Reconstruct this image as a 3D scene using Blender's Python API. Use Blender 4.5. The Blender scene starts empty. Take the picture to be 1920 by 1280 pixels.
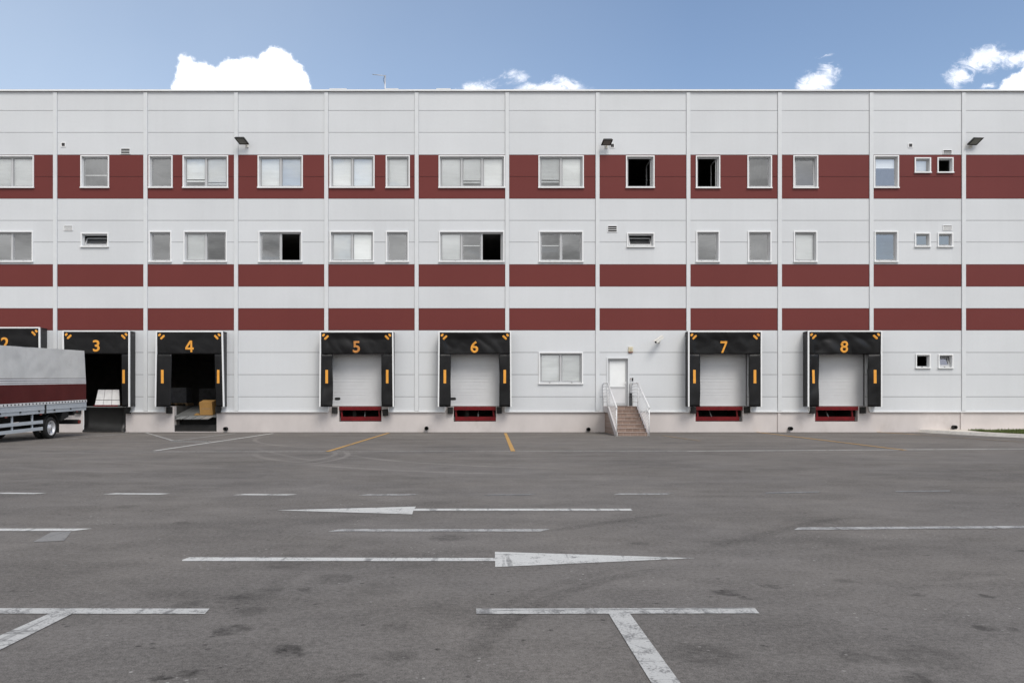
import bpy, bmesh, math, random
from mathutils import Vector, Matrix, Euler, noise as mnoise
random.seed(7)
S = bpy.context.scene
C = S.collection
R = math.radians

# ------------------------------------------------------------------ camera facts
D = 36.0          # distance from the camera to the facade, metres
F = 1476.0        # focal length in photo pixels (1920 wide)
H = 1.415         # eye height
VX, VY = 924.0, 752.0

def wx(px, Y=D): return (px - VX) / F * Y
def wz(py, Y=D): return H + (VY - py) / F * Y
def gp(px, py, z=0.0):
    Y = F * (H - z) / (py - VY)
    return Vector((wx(px, Y), Y, z))

# ------------------------------------------------------------------ node helpers
class NT:
    def __init__(s, tree): s.t = tree; s.n = tree.nodes; s.l = tree.links
    def new(s, typ, **kw):
        n = s.n.new(typ)
        for k, v in kw.items(): setattr(n, k, v)
        return n
    def link(s, a, b): s.l.new(a, b)
    def put(s, sock, v):
        if isinstance(v, bpy.types.NodeSocket): s.l.new(v, sock)
        elif v is not None: sock.default_value = v
    def m(s, op, a, b=None, c=None, clamp=False):
        n = s.new('ShaderNodeMath', operation=op); n.use_clamp = clamp
        s.put(n.inputs[0], a); s.put(n.inputs[1], b)
        if c is not None: s.put(n.inputs[2], c)
        return n.outputs[0]
    def vm(s, op, a, b=None, scale=None):
        n = s.new('ShaderNodeVectorMath', operation=op)
        s.put(n.inputs[0], a)
        if b is not None: s.put(n.inputs[1], b)
        if scale is not None: s.put(n.inputs['Scale'], scale)
        return n.outputs['Value'] if op in ('LENGTH', 'DISTANCE', 'DOT_PRODUCT') else n.outputs[0]
    def noise(s, vec, scale, detail=4, rough=.55, dist=0.0, out='Fac'):
        n = s.new('ShaderNodeTexNoise')
        if vec is not None: s.link(vec, n.inputs['Vector'])
        n.inputs['Scale'].default_value = scale; n.inputs['Detail'].default_value = detail
        n.inputs['Roughness'].default_value = rough; n.inputs['Distortion'].default_value = dist
        return n.outputs[out]
    def ramp(s, fac, a, b, lo=0.0, hi=1.0, mode='SMOOTHSTEP'):
        n = s.new('ShaderNodeMapRange', interpolation_type=mode)
        s.put(n.inputs[0], fac)
        for i, v in enumerate((a, b, lo, hi)): s.put(n.inputs[1 + i], v)
        return n.outputs[0]
    def mix(s, fac, a, b, mode='MIX'):
        n = s.new('ShaderNodeMix', data_type='RGBA', blend_type=mode)
        s.put(n.inputs[0], fac)
        for sock, v in ((n.inputs[6], a), (n.inputs[7], b)):
            if isinstance(v, (tuple, list)) and len(v) == 3: v = (*v, 1)
            s.put(sock, v)
        return n.outputs[2]
    def mapping(s, vec, scale=(1, 1, 1), rot=(0, 0, 0), loc=(0, 0, 0)):
        n = s.new('ShaderNodeMapping'); s.link(vec, n.inputs[0])
        n.inputs['Scale'].default_value = scale; n.inputs['Rotation'].default_value = rot
        n.inputs['Location'].default_value = loc
        return n.outputs[0]

def base_mat(name):
    m = bpy.data.materials.new(name); m.use_nodes = True
    t = NT(m.node_tree); b = m.node_tree.nodes['Principled BSDF']
    return m, t, b

def mat(name, col, rough=.5, metal=0.0, spec=.5, var=.06, vscale=3.0, dirt=0.0, dcol=(.1, .09, .08), dscale=1.5,
        bump=0.0, bscale=30.0, stretch=(1, 1, 1)):
    """plain surface: base colour with soft variation, optional grime patches, optional fine bump"""
    m, t, b = base_mat(name)
    pos = t.new('ShaderNodeNewGeometry').outputs['Position']
    pos = t.mapping(pos, stretch)
    n = t.noise(pos, vscale, 5, .6)
    f = t.ramp(n, .3, .7, 1 - var, 1 + var, 'LINEAR')
    c = t.mix(1.0, (*col, 1), t.vm('SCALE', (1, 1, 1), scale=f), 'MULTIPLY')
    if dirt:
        d = t.noise(pos, dscale, 8, .65)
        c = t.mix(t.ramp(d, .52, .78, 0, dirt), c, dcol)
    t.link(c, b.inputs['Base Color'])
    b.inputs['Roughness'].default_value = rough; b.inputs['Metallic'].default_value = metal
    b.inputs['Specular IOR Level'].default_value = spec
    if bump:
        bn = t.new('ShaderNodeBump'); bn.inputs['Strength'].default_value = bump; bn.inputs['Distance'].default_value = .01
        t.link(t.noise(pos, bscale, 4, .6), bn.inputs['Height']); t.link(bn.outputs[0], b.inputs['Normal'])
    return m

# ------------------------------------------------------------------ mesh builder
def world_loc(o):
    v = Vector((0, 0, 0))
    while o: v = v + o.location; o = o.parent
    return v

class MB:
    def __init__(s): s.v = []; s.f = []; s.mi = []; s.mats = []; s.cur = 0; s.smooth = []
    def use(s, m):
        if m not in s.mats: s.mats.append(m)
        s.cur = s.mats.index(m); return s
    def poly(s, pts, sm=False):
        i = len(s.v); s.v += [Vector(p) for p in pts]
        s.f.append(tuple(range(i, i + len(pts)))); s.mi.append(s.cur); s.smooth.append(sm)
    def hexa(s, a, b):
        """a, b: two rings of four points facing each other"""
        i = len(s.v); s.v += [Vector(p) for p in list(a) + list(b)]
        q = [(3, 2, 1, 0), (4, 5, 6, 7)] + [(k, (k + 1) % 4, 4 + (k + 1) % 4, 4 + k) for k in range(4)]
        for f in q: s.f.append(tuple(i + k for k in f)); s.mi.append(s.cur); s.smooth.append(False)
    def box(s, x0, x1, y0, y1, z0, z1, M=None):
        a = [(x0, y0, z0), (x1, y0, z0), (x1, y1, z0), (x0, y1, z0)]
        b = [(x0, y0, z1), (x1, y0, z1), (x1, y1, z1), (x0, y1, z1)]
        if M is not None: a = [M @ Vector(p) for p in a]; b = [M @ Vector(p) for p in b]
        s.hexa(a, b)
    def tube(s, p, q, r, n=8, caps=True, r2=None):
        p, q = Vector(p), Vector(q); d = (q - p).normalized()
        u = d.orthogonal().normalized(); w = d.cross(u); r2 = r if r2 is None else r2
        i = len(s.v)
        for c, rr in ((p, r), (q, r2)):
            for k in range(n):
                t = 2 * math.pi * k / n; s.v.append(c + (u * math.cos(t) + w * math.sin(t)) * rr)
        for k in range(n):
            s.f.append((i + k, i + (k + 1) % n, i + n + (k + 1) % n, i + n + k)); s.mi.append(s.cur); s.smooth.append(True)
        if caps:
            s.f.append(tuple(i + k for k in reversed(range(n)))); s.mi.append(s.cur); s.smooth.append(False)
            s.f.append(tuple(i + n + k for k in range(n))); s.mi.append(s.cur); s.smooth.append(False)
    def lathe(s, c, axis, prof, n=32):
        """prof: list of (radius, distance along axis)"""
        c = Vector(c); d = Vector(axis).normalized(); u = d.orthogonal().normalized(); w = d.cross(u)
        i = len(s.v)
        for r, h in prof:
            for k in range(n):
                t = 2 * math.pi * k / n; s.v.append(c + d * h + (u * math.cos(t) + w * math.sin(t)) * r)
        for j in range(len(prof) - 1):
            for k in range(n):
                a, b = i + j * n + k, i + j * n + (k + 1) % n
                s.f.append((a, b, b + n, a + n)); s.mi.append(s.cur); s.smooth.append(True)
    def grid(s, fn, nu, nv, sm=True):
        i = len(s.v)
        for b in range(nv + 1):
            for a in range(nu + 1): s.v.append(Vector(fn(a / nu, b / nv)))
        for b in range(nv):
            for a in range(nu):
                k = i + b * (nu + 1) + a
                s.f.append((k, k + 1, k + nu + 2, k + nu + 1)); s.mi.append(s.cur); s.smooth.append(sm)
    def build(s, name, parent=None, m=None, solid=0.0, offset=-1.0):
        if m is not None and not s.mats: s.mats = [m]
        o0 = world_loc(parent) if parent else Vector((0, 0, 0))
        me = bpy.data.meshes.new(name)
        me.from_pydata([v - o0 for v in s.v], [], s.f)
        for mm in s.mats: me.materials.append(mm)
        me.polygons.foreach_set('material_index', s.mi); me.polygons.foreach_set('use_smooth', s.smooth)
        bm = bmesh.new(); bm.from_mesh(me)
        bmesh.ops.remove_doubles(bm, verts=bm.verts, dist=1e-5) if any(s.smooth) else None
        bmesh.ops.recalc_face_normals(bm, faces=bm.faces); bm.to_mesh(me); bm.free()
        o = bpy.data.objects.new(name, me); C.objects.link(o)
        if parent: o.parent = parent
        if solid:
            md = o.modifiers.new('thickness', 'SOLIDIFY'); md.thickness = solid; md.offset = offset
        return o

def tag(o, label=None, cat=None, group=None, kind=None):
    if label: o['label'] = label
    if cat: o['category'] = cat
    if group: o['group'] = group
    if kind: o['kind'] = kind
    return o
def thing(name, loc, label, cat, group=None):
    o = bpy.data.objects.new(name, None); C.objects.link(o); o.location = loc; o.empty_display_size = .3
    return tag(o, label, cat, group)

def cut(rect, holes):
    """rect minus axis-parallel holes -> list of rects (x0,x1,z0,z1)"""
    x0, x1, z0, z1 = rect
    hs = [h for h in holes if h[0] < x1 - 1e-4 and h[1] > x0 + 1e-4 and h[2] < z1 - 1e-4 and h[3] > z0 + 1e-4]
    if not hs: return [rect]
    xs = sorted({x0, x1, *[min(max(v, x0), x1) for h in hs for v in h[:2]]})
    out = []
    for a, b in zip(xs, xs[1:]):
        if b - a < 1e-4: continue
        mid = (a + b) / 2; z = z0
        for h in sorted([h for h in hs if h[0] < mid < h[1]], key=lambda h: h[2]):
            if h[2] > z + 1e-4: out.append((a, b, z, h[2]))
            z = max(z, h[3])
        if z < z1 - 1e-4: out.append((a, b, z, z1))
    return out

# ------------------------------------------------------------------ materials
def cladding_mat(name, col, spec=.35):
    m, t, b = base_mat(name)
    pos = t.new('ShaderNodeNewGeometry').outputs['Position']
    big = t.noise(pos, .35, 3, .5)
    streak = t.noise(t.mapping(pos, (2.2, 1, .12)), 1.6, 6, .6)
    fine = t.noise(pos, 9, 4, .6)
    isl = t.m('MULTIPLY', t.m('SUBTRACT', t.new('ShaderNodeNewGeometry').outputs['Random Per Island'], .5), .035)
    f = t.m('ADD', isl, 0.0)
    f = t.m('ADD', f, t.m('ADD', t.ramp(big, .3, .7, .965, 1.03, 'LINEAR'), t.ramp(streak, .3, .75, .008, -.018, 'LINEAR')))
    f = t.m('ADD', f, t.ramp(fine, .3, .7, -.012, .012, 'LINEAR'))
    t.link(t.mix(1.0, (*col, 1), t.vm('SCALE', (1, 1, 1), scale=f), 'MULTIPLY'), b.inputs['Base Color'])
    b.inputs['Roughness'].default_value = .42
    b.inputs['Specular IOR Level'].default_value = spec
    bn = t.new('ShaderNodeBump'); bn.inputs['Strength'].default_value = .25; bn.inputs['Distance'].default_value = .02
    t.link(t.noise(t.mapping(pos, (.5, 1, 2.0)), .9, 2, .5), bn.inputs['Height']); t.link(bn.outputs[0], b.inputs['Normal'])
    return m

M = {}
M['grey_clad'] = cladding_mat('light_grey_cladding', (.618, .638, .662))
M['red_clad'] = cladding_mat('dark_red_cladding', (.148, .033, .030), .2)
M['trim'] = mat('grey_trim', (.64, .66, .68), .4, var=.03, spec=.4)
M['white_alu'] = mat('white_aluminium', (.80, .81, .82), .35, var=.03, spec=.5)
M['frame'] = mat('window_frame_paint', (.47, .48, .495), .4, var=.03)
M['slab'] = mat('panel_core', (.16, .16, .165), .9)
M['weep'] = mat('slot_black', (.01, .01, .01), .8)
M['plinth'] = mat('plinth_render', (.575, .535, .525), .85, var=.06, vscale=1.2, dirt=.45, dcol=(.38, .34, .32), dscale=.8, bump=.35, bscale=40, stretch=(1, 1, .6))
M['black_pvc'] = mat('black_curtain', (.007, .007, .008), .44, var=.3, vscale=2, spec=.29, dirt=.2, dcol=(.03, .03, .033), dscale=1.1, bump=.3, bscale=6)
M['black_side'] = mat('charcoal_side_fabric', (.030, .030, .032), .6, var=.2, vscale=3)
M['rubber'] = mat('rubber', (.012, .012, .012), .75, var=.3, vscale=8, bump=.4, bscale=25)
M['orange'] = mat('orange_marking', (.80, .36, .055), .55, var=.08, vscale=8, spec=.3)
M['orange_worn'] = mat('orange_marking_worn', (.58, .25, .07), .6, var=.15, vscale=14, spec=.3)
M['door_panel'] = mat('sectional_door_grey', (.62, .63, .65), .45, var=.03)
M['red_steel'] = mat('red_painted_steel', (.14, .007, .010), .5, spec=.2, var=.25, vscale=5, dirt=.65, dcol=(.035, .012, .012), dscale=4)
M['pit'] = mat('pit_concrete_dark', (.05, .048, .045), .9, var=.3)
M['interior'] = mat('dark_interior', (.20, .195, .19), .9, var=.2)
M['int_floor'] = mat('interior_floor', (.16, .155, .15), .7, var=.2)
M['steel'] = mat('galvanised_steel', (.42, .43, .43), .45, metal=.6, var=.15, vscale=6)
M['deck'] = mat('worn_steel_deck', (.135, .14, .14), .6, var=.2, vscale=5, dirt=.5, dcol=(.12, .10, .09), dscale=4)
M['lip'] = mat('scuffed_white_plate', (.62, .62, .63), .5, var=.1, vscale=4, dirt=.95, dcol=(.16, .12, .10), dscale=2.0)
M['cardboard'] = mat('cardboard', (.36, .20, .06), .85, var=.08, vscale=6)
M['wood'] = mat('pallet_wood', (.34, .22, .12), .8, var=.25, vscale=6)
M['wrap'] = mat('stretch_wrapped_goods', (.10, .10, .11), .4, var=.4, vscale=5)
M['blind'] = mat('white_blind', (.885, .89, .885), .7, var=.05, vscale=2.0, stretch=(.6, 1, 5))
M['lamp'] = mat('black_lamp_housing', (.016, .016, .015), .5, var=.2)
M['cream'] = mat('cream_plastic', (.66, .60, .45), .45, var=.06)
M['camwhite'] = mat('camera_white', (.74, .73, .68), .4, var=.04)
M['amber'] = mat('red_brown_lens', (.20, .035, .02), .25)
M['rail'] = mat('white_rail_paint', (.74, .74, .74), .4, var=.06, vscale=9)
M['vent_grey'] = mat('vent_grey', (.25, .25, .25), .7)
M['roof'] = mat('roof_membrane', (.35, .35, .35), .8, var=.15)
M['kerb'] = mat('kerb_concrete', (.74, .71, .66), .85, var=.12, vscale=5, dirt=.3, dcol=(.28, .25, .22), dscale=3, bump=.4, bscale=50)
M['paving'] = mat('pale_paving', (.60, .55, .48), .85, var=.1, vscale=4, bump=.3, bscale=40)
M['soil'] = mat('soil', (.09, .075, .05), .95, var=.3, vscale=6)
M['grass'] = mat('grass_blades', (.095, .125, .035), .7, var=.4, vscale=3.5, spec=.25)
M['chrome'] = mat('antenna_alu', (.6, .6, .6), .4, metal=.7)

def tile_mat():
    m, t, b = base_mat('brown_step_tile')
    pos = t.new('ShaderNodeNewGeometry').outputs['Position']
    br = t.new('ShaderNodeTexBrick'); br.offset = .5
    t.link(t.mapping(pos, (1, 1, 1), (R(90), 0, 0), (.07, 0, .0)), br.inputs['Vector'])
    br.inputs['Scale'].default_value = 1.0; br.inputs['Brick Width'].default_value = .30; br.inputs['Row Height'].default_value = .15
    br.inputs['Mortar Size'].default_value = .006; br.inputs['Bias'].default_value = 0
    br.inputs['Color1'].default_value = (.20, .135, .105, 1); br.inputs['Color2'].default_value = (.27, .19, .155, 1)
    br.inputs['Mortar'].default_value = (.36, .30, .27, 1)
    n = t.noise(pos, 14, 5, .6)
    t.link(t.mix(1.0, br.outputs['Color'], t.vm('SCALE', (1, 1, 1), scale=t.ramp(n, .3, .7, .82, 1.18, 'LINEAR')), 'MULTIPLY'), b.inputs['Base Color'])
    b.inputs['Roughness'].default_value = .5
    return m
M['tile'] = tile_mat()

def glass_mat(name, refl, tint=(.80, .84, .86)):
    m = bpy.data.materials.new(name); m.use_nodes = True
    t = NT(m.node_tree); t.n.clear()
    out = t.new('ShaderNodeOutputMaterial')
    gl = t.new('ShaderNodeBsdfGlossy'); gl.inputs['Roughness'].default_value = .012; gl.inputs['Color'].default_value = (.95, .97, 1, 1)
    tr = t.new('ShaderNodeBsdfTransparent'); tr.inputs['Color'].default_value = (*tint, 1)
    lw = t.new('ShaderNodeLayerWeight'); lw.inputs['Blend'].default_value = .25
    fac = t.m('ADD', refl, t.m('MULTIPLY', lw.outputs['Fresnel'], .6), clamp=True)
    pos = t.new('ShaderNodeNewGeometry').outputs['Position']
    bn = t.new('ShaderNodeBump'); bn.inputs['Strength'].default_value = .06; bn.inputs['Distance'].default_value = .02
    t.link(t.noise(pos, 1.4, 2, .5), bn.inputs['Height']); t.link(bn.outputs[0], gl.inputs['Normal'])
    mx = t.new('ShaderNodeMixShader'); t.link(fac, mx.inputs[0]); t.link(tr.outputs[0], mx.inputs[1]); t.link(gl.outputs[0], mx.inputs[2])
    t.link(mx.outputs[0], out.inputs[0])
    return m
M['glass'] = glass_mat('window_glass', .225, (.93, .95, .95))
M['lampglass'] = mat('lamp_glass', (.16, .165, .15), .2, spec=.7)

# asphalt ---------------------------------------------------------
STAINS = [((545, 1219), .16, .8), ((435, 1181), .14, .6), ((355, 1262), .13, .7), ((300, 1271), .06, .6), ((468, 1145), .20, .35), ((350, 1132), .16, .4),
          ((1366, 1112), .17, .6), ((1404, 1122), .12, .55), ((1450, 1099), .11, .5), ((1585, 1089), .14, .4), ((1718, 1113), .11, .35), ((1848, 1177), .09, .6),
          ((1885, 1178), .07, .45), ((740, 1231), .20, .35), ((740, 1175), .18, .25), ((840, 1008), .32, .4), ((343, 980), .2, .4), ((235, 950), .3, .3),
          ((505, 1180), .08, .4), ((1610, 1234), .2, .4), ((1660, 1238), .12, .4), ((1715, 1272), .16, .5), ((1850, 1117), .07, .5),
          ((575, 1103), .10, .35), ((513, 1104), .16, .25), ((1200, 1018), .14, .3), ((648, 1270), .09, .4), ((680, 1262), .07, .4), ((1420, 1050), .05, .5), ((1735, 1040), .05, .5), ((1912, 1032), .09, .5),
          ((800, 811.5), .30, .9), ((424, 811.5), .22, .8), ((1103, 811.5), .3, .8), ((1481, 810.5), .25, .8), ((1330, 1228), .35, .35), ((1750, 1235), .4, .3), ((700, 1105), .4, .25), ((620, 1085), .3, .35), ((450, 1120), .22, .5), ((530, 1058), .3, .3), ((1560, 1013), .4, .2), ((860, 1230), .1, .2)]
TRACKS = [((560, 868), (760, 882), (1010, 889), .30, .8), ((650, 851), (800, 868), (1130, 879), .30, .9), ((640, 845), (642, 858), (560, 872), .22, 1.0),
          ((620, 845), (618, 856), (540, 868), .2, .8), ((480, 848), (560, 866), (700, 873), .3, .7), ((470, 838), (510, 848), (600, 866), .24, .6),
          ((500, 818), (540, 836), (600, 840), .25, .8), ((430, 830), (520, 835), (600, 840), .2, .6), ((100, 858), (300, 872), (480, 880), .4, .35),
          ((0, 873), (200, 884), (420, 886), .4, .4), ((1000, 1000), (1100, 985), (1280, 960), .25, -.5), ((1280, 1040), (1440, 1000), (1600, 965), .3, -.45),
          ((870, 1270), (1010, 1130), (1280, 1060), .22, -.55), ((860, 1210), (960, 1130), (1200, 1060), .2, -.35), ((460, 1150), (540, 1080), (660, 1010), .25, -.3),
          ((60, 1014), (110, 1003), (150, 995), .3, .5), ((1700, 1095), (1850, 1085), (1920, 1078), .15, .35), ((640, 900), (400, 930), (200, 935), .3, .3)]

def circle3(a, b, c):
    ax, ay, bx, by, cx, cy = a.x, a.y, b.x, b.y, c.x, c.y
    d = 2 * (ax * (by - cy) + bx * (cy - ay) + cx * (ay - by))
    if abs(d) < 1e-5: d = 1e-5
    ux = ((ax**2 + ay**2) * (by - cy) + (bx**2 + by**2) * (cy - ay) + (cx**2 + cy**2) * (ay - by)) / d
    uy = ((ax**2 + ay**2) * (cx - bx) + (bx**2 + by**2) * (ax - cx) + (cx**2 + cy**2) * (bx - ax)) / d
    ce = Vector((ux, uy, 0))
    return ce, (ce - Vector((ax, ay, 0))).length

def asphalt_color(t, pos):
    """-> (colour socket, bump height socket)"""
    big = t.noise(pos, .11, 4, .55)
    med = t.noise(t.mapping(pos, (.55, 1, 1)), .8, 6, .62)
    streak = t.noise(t.mapping(pos, (.10, 1.0, 1), (0, 0, R(6))), 1.1, 5, .6)
    grit = t.noise(pos, 120, 2, .6)
    mid = t.noise(t.mapping(pos, (.8, 1, 1), (0, 0, R(35))), 2.6, 9, .72, .6)
    f = t.m('ADD', t.ramp(big, .3, .7, .86, 1.12, 'LINEAR'), t.ramp(med, .32, .68, -.17, .15, 'LINEAR'))
    f = t.m('ADD', f, t.ramp(streak, .3, .7, -.07, .05, 'LINEAR'))
    f = t.m('ADD', f, t.ramp(grit, .32, .68, -.30, .30, 'LINEAR'))
    f = t.m('ADD', f, t.ramp(t.noise(pos, 26, 4, .75), .32, .68, -.24, .24, 'LINEAR'))
    f = t.m('ADD', f, t.ramp(mid, .32, .68, -.115, .115, 'LINEAR'))
    dsp = t.new('ShaderNodeTexVoronoi'); t.link(pos, dsp.inputs['Vector']); dsp.inputs['Scale'].default_value = 7
    f = t.m('SUBTRACT', f, t.m('MULTIPLY', t.ramp(dsp.outputs['Distance'], .16, .08), t.ramp(t.noise(pos, 1.6, 3, .6), .5, .6, 0, .45)))
    # tyre tracks
    warp = t.noise(pos, 1.3, 4, .6)
    trn = t.noise(t.mapping(pos, (1, 1, 1)), 7, 4, .7)
    acc = None
    for a, b, c, w, amt in TRACKS:
        A, B, Cc = gp(*a), gp(*b), gp(*c)
        ce, r = circle3(A, B, Cc)
        d = t.vm('DISTANCE', t.vm('MULTIPLY', pos, (1, 1, 0)), tuple(ce))
        d = t.m('ABSOLUTE', t.m('SUBTRACT', d, r))
        band = t.ramp(d, w * .5, w * .15)
        mid = (A + Cc) / 2; half = (A - Cc).length / 2
        loc = t.ramp(t.vm('DISTANCE', pos, (mid.x, mid.y, 0)), half * 1.05, half * .55)
        x = t.m('MULTIPLY', t.m('MULTIPLY', band, loc), amt * .40)
        acc = x if acc is None else t.m('ADD', acc, x)
    acc = t.m('MULTIPLY', acc, t.ramp(trn, .25, .75, .3, 1.4, 'LINEAR'))
    f = t.m('ADD', f, acc)
    # oil stains
    sacc = None
    wv = t.vm('ADD', pos, t.vm('SCALE', t.vm('SUBTRACT', t.noise(pos, 5, 4, .65, out='Color'), (.5, .5, .5)), scale=.30))
    mott = t.noise(pos, 9, 5, .7)
    for p, r, amt in STAINS:
        g = gp(*p)
        d = t.vm('DISTANCE', t.vm('MULTIPLY', wv, (1, 1, 0)), (g.x, g.y, 0))
        x = t.ramp(d, r * .85, r * .25, 0, amt)
        sacc = x if sacc is None else t.m('MAXIMUM', sacc, x)
    spots = t.ramp(t.noise(t.mapping(pos, (.6, 1, 1)), 2.6, 3, .5), .70, .80, 0, .28)
    sacc = t.m('MULTIPLY', t.m('MAXIMUM', sacc, spots), t.ramp(mott, .35, .6, .35, 1.15))
    f = t.m('MULTIPLY', f, t.m('SUBTRACT', 1.0, t.m('MULTIPLY', sacc, .78)))
    # asphalt turns darker towards the wall base, broken up by noise
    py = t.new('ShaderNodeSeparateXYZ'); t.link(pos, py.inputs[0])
    wall_strip = t.m('MULTIPLY', t.ramp(py.outputs[1], 35.0, 36.0), t.ramp(t.noise(t.mapping(pos, (.35, 1, 1)), 1.6, 6, .7), .35, .65, .15, .75))
    tint = t.noise(pos, .35, 3, .5)
    c = t.mix(t.ramp(tint, .35, .65), (.164, .151, .139, 1), (.172, .157, .142, 1))
    c = t.mix(1.0, c, t.vm('SCALE', (1, 1, 1), scale=f), 'MULTIPLY')
    c = t.mix(wall_strip, c, (.052, .043, .038, 1))
    # pale stones and crumbs
    vo = t.new('ShaderNodeTexVoronoi'); t.link(pos, vo.inputs['Vector']); vo.inputs['Scale'].default_value = 13
    sp = t.m('MULTIPLY', t.ramp(vo.outputs['Distance'], .17, .08), t.ramp(t.noise(pos, .9, 5, .6), .50, .66))
    c = t.mix(t.m('MULTIPLY', sp, .8), c, (.42, .40, .37, 1))
    return c, t.m('ADD', grit, t.m('MULTIPLY', med, .5))

def asphalt_mat():
    m, t, b = base_mat('worn_asphalt')
    pos = t.new('ShaderNodeNewGeometry').outputs['Position']
    c, h = asphalt_color(t, pos)
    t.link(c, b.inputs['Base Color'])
    b.inputs['Roughness'].default_value = .9; b.inputs['Specular IOR Level'].default_value = .1
    bn = t.new('ShaderNodeBump'); bn.inputs['Strength'].default_value = .25; bn.inputs['Distance'].default_value = .004
    t.link(h, bn.inputs['Height']); t.link(bn.outputs[0], b.inputs['Normal'])
    return m
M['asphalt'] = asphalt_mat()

def paint_mat(name, col, cover=.85):
    """road paint: worn through to the asphalt by noise, crossed by dark tyre scuffs"""
    m, t, b = base_mat(name)
    pos = t.new('ShaderNodeNewGeometry').outputs['Position']
    grit = t.noise(pos, 60, 4, .75); med = t.noise(pos, 6, 6, .7)
    wear = t.m('ADD', t.m('MULTIPLY', grit, .5), t.m('MULTIPLY', med, .5))
    keep = t.ramp(wear, .5 + (cover - .5) * .36, .34 + (cover - .5) * .36, 0, 1)
    scuff = None
    for ang, sx, sy, seed in ((-32, 5.0, .22, 0.0), (-55, 4.0, .25, 7.0), (20, .3, 6.0, 3.0)):
        sc = t.noise(t.mapping(pos, (sx, sy, 1), (0, 0, R(ang)), (seed, 0, 0)), 1.6, 3, .6)
        x = t.m('MULTIPLY', t.ramp(sc, .60, .66, 0, .75), t.ramp(t.noise(pos, 14, 3, .6), .3, .6, .3, 1))
        scuff = x if scuff is None else t.m('MAXIMUM', scuff, x)
    pc = t.mix(scuff, col, (.14, .135, .13, 1))
    pc = t.mix(1.0, pc, t.vm('SCALE', (1, 1, 1), scale=t.m('MULTIPLY', t.ramp(med, .3, .7, .82, 1.1, 'LINEAR'), t.ramp(grit, .3, .65, .78, 1.08, 'LINEAR'))), 'MULTIPLY')
    t.link(t.mix(t.ramp(keep, 0, 1, .12, 1.0), (.15, .145, .14, 1), pc), b.inputs['Base Color'])
    b.inputs['Roughness'].default_value = .7; b.inputs['Specular IOR Level'].default_value = .3
    return m
M['paint'] = paint_mat('white_road_paint', (.65, .64, .605), .88)
M['paint_worn'] = paint_mat('worn_white_road_paint', (.58, .57, .54), .80)
M['paint_faded'] = paint_mat('faded_white_road_paint', (.52, .51, .49), .74)
M['paint_ghost'] = paint_mat('ghost_white_road_paint', (.38, .375, .36), .58)
M['paint_smear'] = paint_mat('smeared_road_paint', (.27, .26, .245), .9)
M['paint_yellow'] = paint_mat('yellow_road_paint', (.56, .32, .09), .92)
M['paint_yellow_faded'] = paint_mat('faded_yellow_road_paint', (.36, .23, .10), .7)

# ------------------------------------------------------------------ ground and markings
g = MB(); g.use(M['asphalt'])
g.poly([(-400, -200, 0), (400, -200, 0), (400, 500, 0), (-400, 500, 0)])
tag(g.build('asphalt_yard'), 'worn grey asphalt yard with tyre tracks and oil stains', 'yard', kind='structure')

_mk = [0]
def marking(name, pts, m, label, cat, group=None, z=.004):
    """painted sheet on the ground; pts are photo points projected on the yard plane"""
    b = MB(); b.use(m)
    b.poly([(v.x, v.y, z) for v in (gp(*p) for p in pts)])
    return tag(b.build(name), label, cat, group, 'structure')
def stroke(name, a, b, w, m, label, cat, group=None, z=.004, slant=0.0):
    A, B = gp(*a), gp(*b); d = (B - A).normalized(); n = Vector((-d.y, d.x, 0)) * w / 2
    q = MB(); q.use(m)
    q.poly([(*(A - n).xy, z), (*(B - n - d * slant).xy, z), (*(B + n).xy, z), (*(A + n + d * slant).xy, z)])
    return tag(q.build(name), label, cat, group, 'structure')

dash_px = [((-140, 923), (82, 925), M['paint'], 'first dash at the left, nearest below the parked truck'),
           ((198, 925.3), (318, 926), M['paint'], 'second dash from the left, below dock 3'),
           ((441, 926.8), (555, 927.6), M['paint'], 'third dash from the left, above the left-pointing arrow tip'),
           ((672, 927.5), (785, 927.2), M['paint_faded'], 'faded dash right above the broad head of the left-pointing arrow'),
           ((905, 927.4), (1007, 927), M['paint_ghost'], 'almost worn away dash above the arrow shaft, below dock 6'),
           ((1148, 926.2), (1265, 925.5), M['paint_faded'], 'faded dash above the right end of the left-pointing arrow'),
           ((1428, 924), (1543, 922), M['paint_ghost'], 'worn away dash on open asphalt in front of dock 7'),
           ((1672, 921.3), (1788, 920), M['paint_ghost'], 'worn away dash in front of the small windows, farthest right')]
for a, b, m, lab in dash_px:
    stroke('lane_dash', a, b, .15, m, 'white lane dash: ' + lab, 'road marking', 'dashes of the broken lane line', slant=.12)
marking('direction_arrow', [(519, 956.4), (780, 949.6), (777, 953.4), (1183, 953.6), (1186, 957.2), (775, 957.4), (773, 964)], M['paint'],
        'white painted arrow pointing left, the smaller and farther of two', 'road marking', 'painted direction arrows')
marking('direction_arrow', [(341, 1049.8), (355, 1044.8), (928, 1046), (928, 1034.4), (1304, 1046.3), (928.5, 1063), (928.5, 1051.8), (342, 1051.8)], M['paint'],
        'white painted arrow pointing right, the bigger and nearer of two', 'road marking', 'painted direction arrows')
stroke('bay_line', (617, 994), (1033, 994), .16, M['paint_faded'], 'faded white line lying between the two painted arrows', 'road marking', slant=.12)
stroke('bay_line', (-160, 993), (166, 993), .16, M['paint'], 'white line ending level with the two arrows, at the left edge', 'road marking', slant=.12)
stroke('bay_line', (1483, 991), (2150, 986.2), .16, M['paint_faded'], 'long faded white line on the bare asphalt at the right edge', 'road marking', slant=.12)
marking('parking_bar', [(-420, 1139.5), (393, 1141), (384, 1151), (-420, 1150)], M['paint_worn'], 'white parking bar at lower left with a stem running off the left edge', 'road marking')
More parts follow.
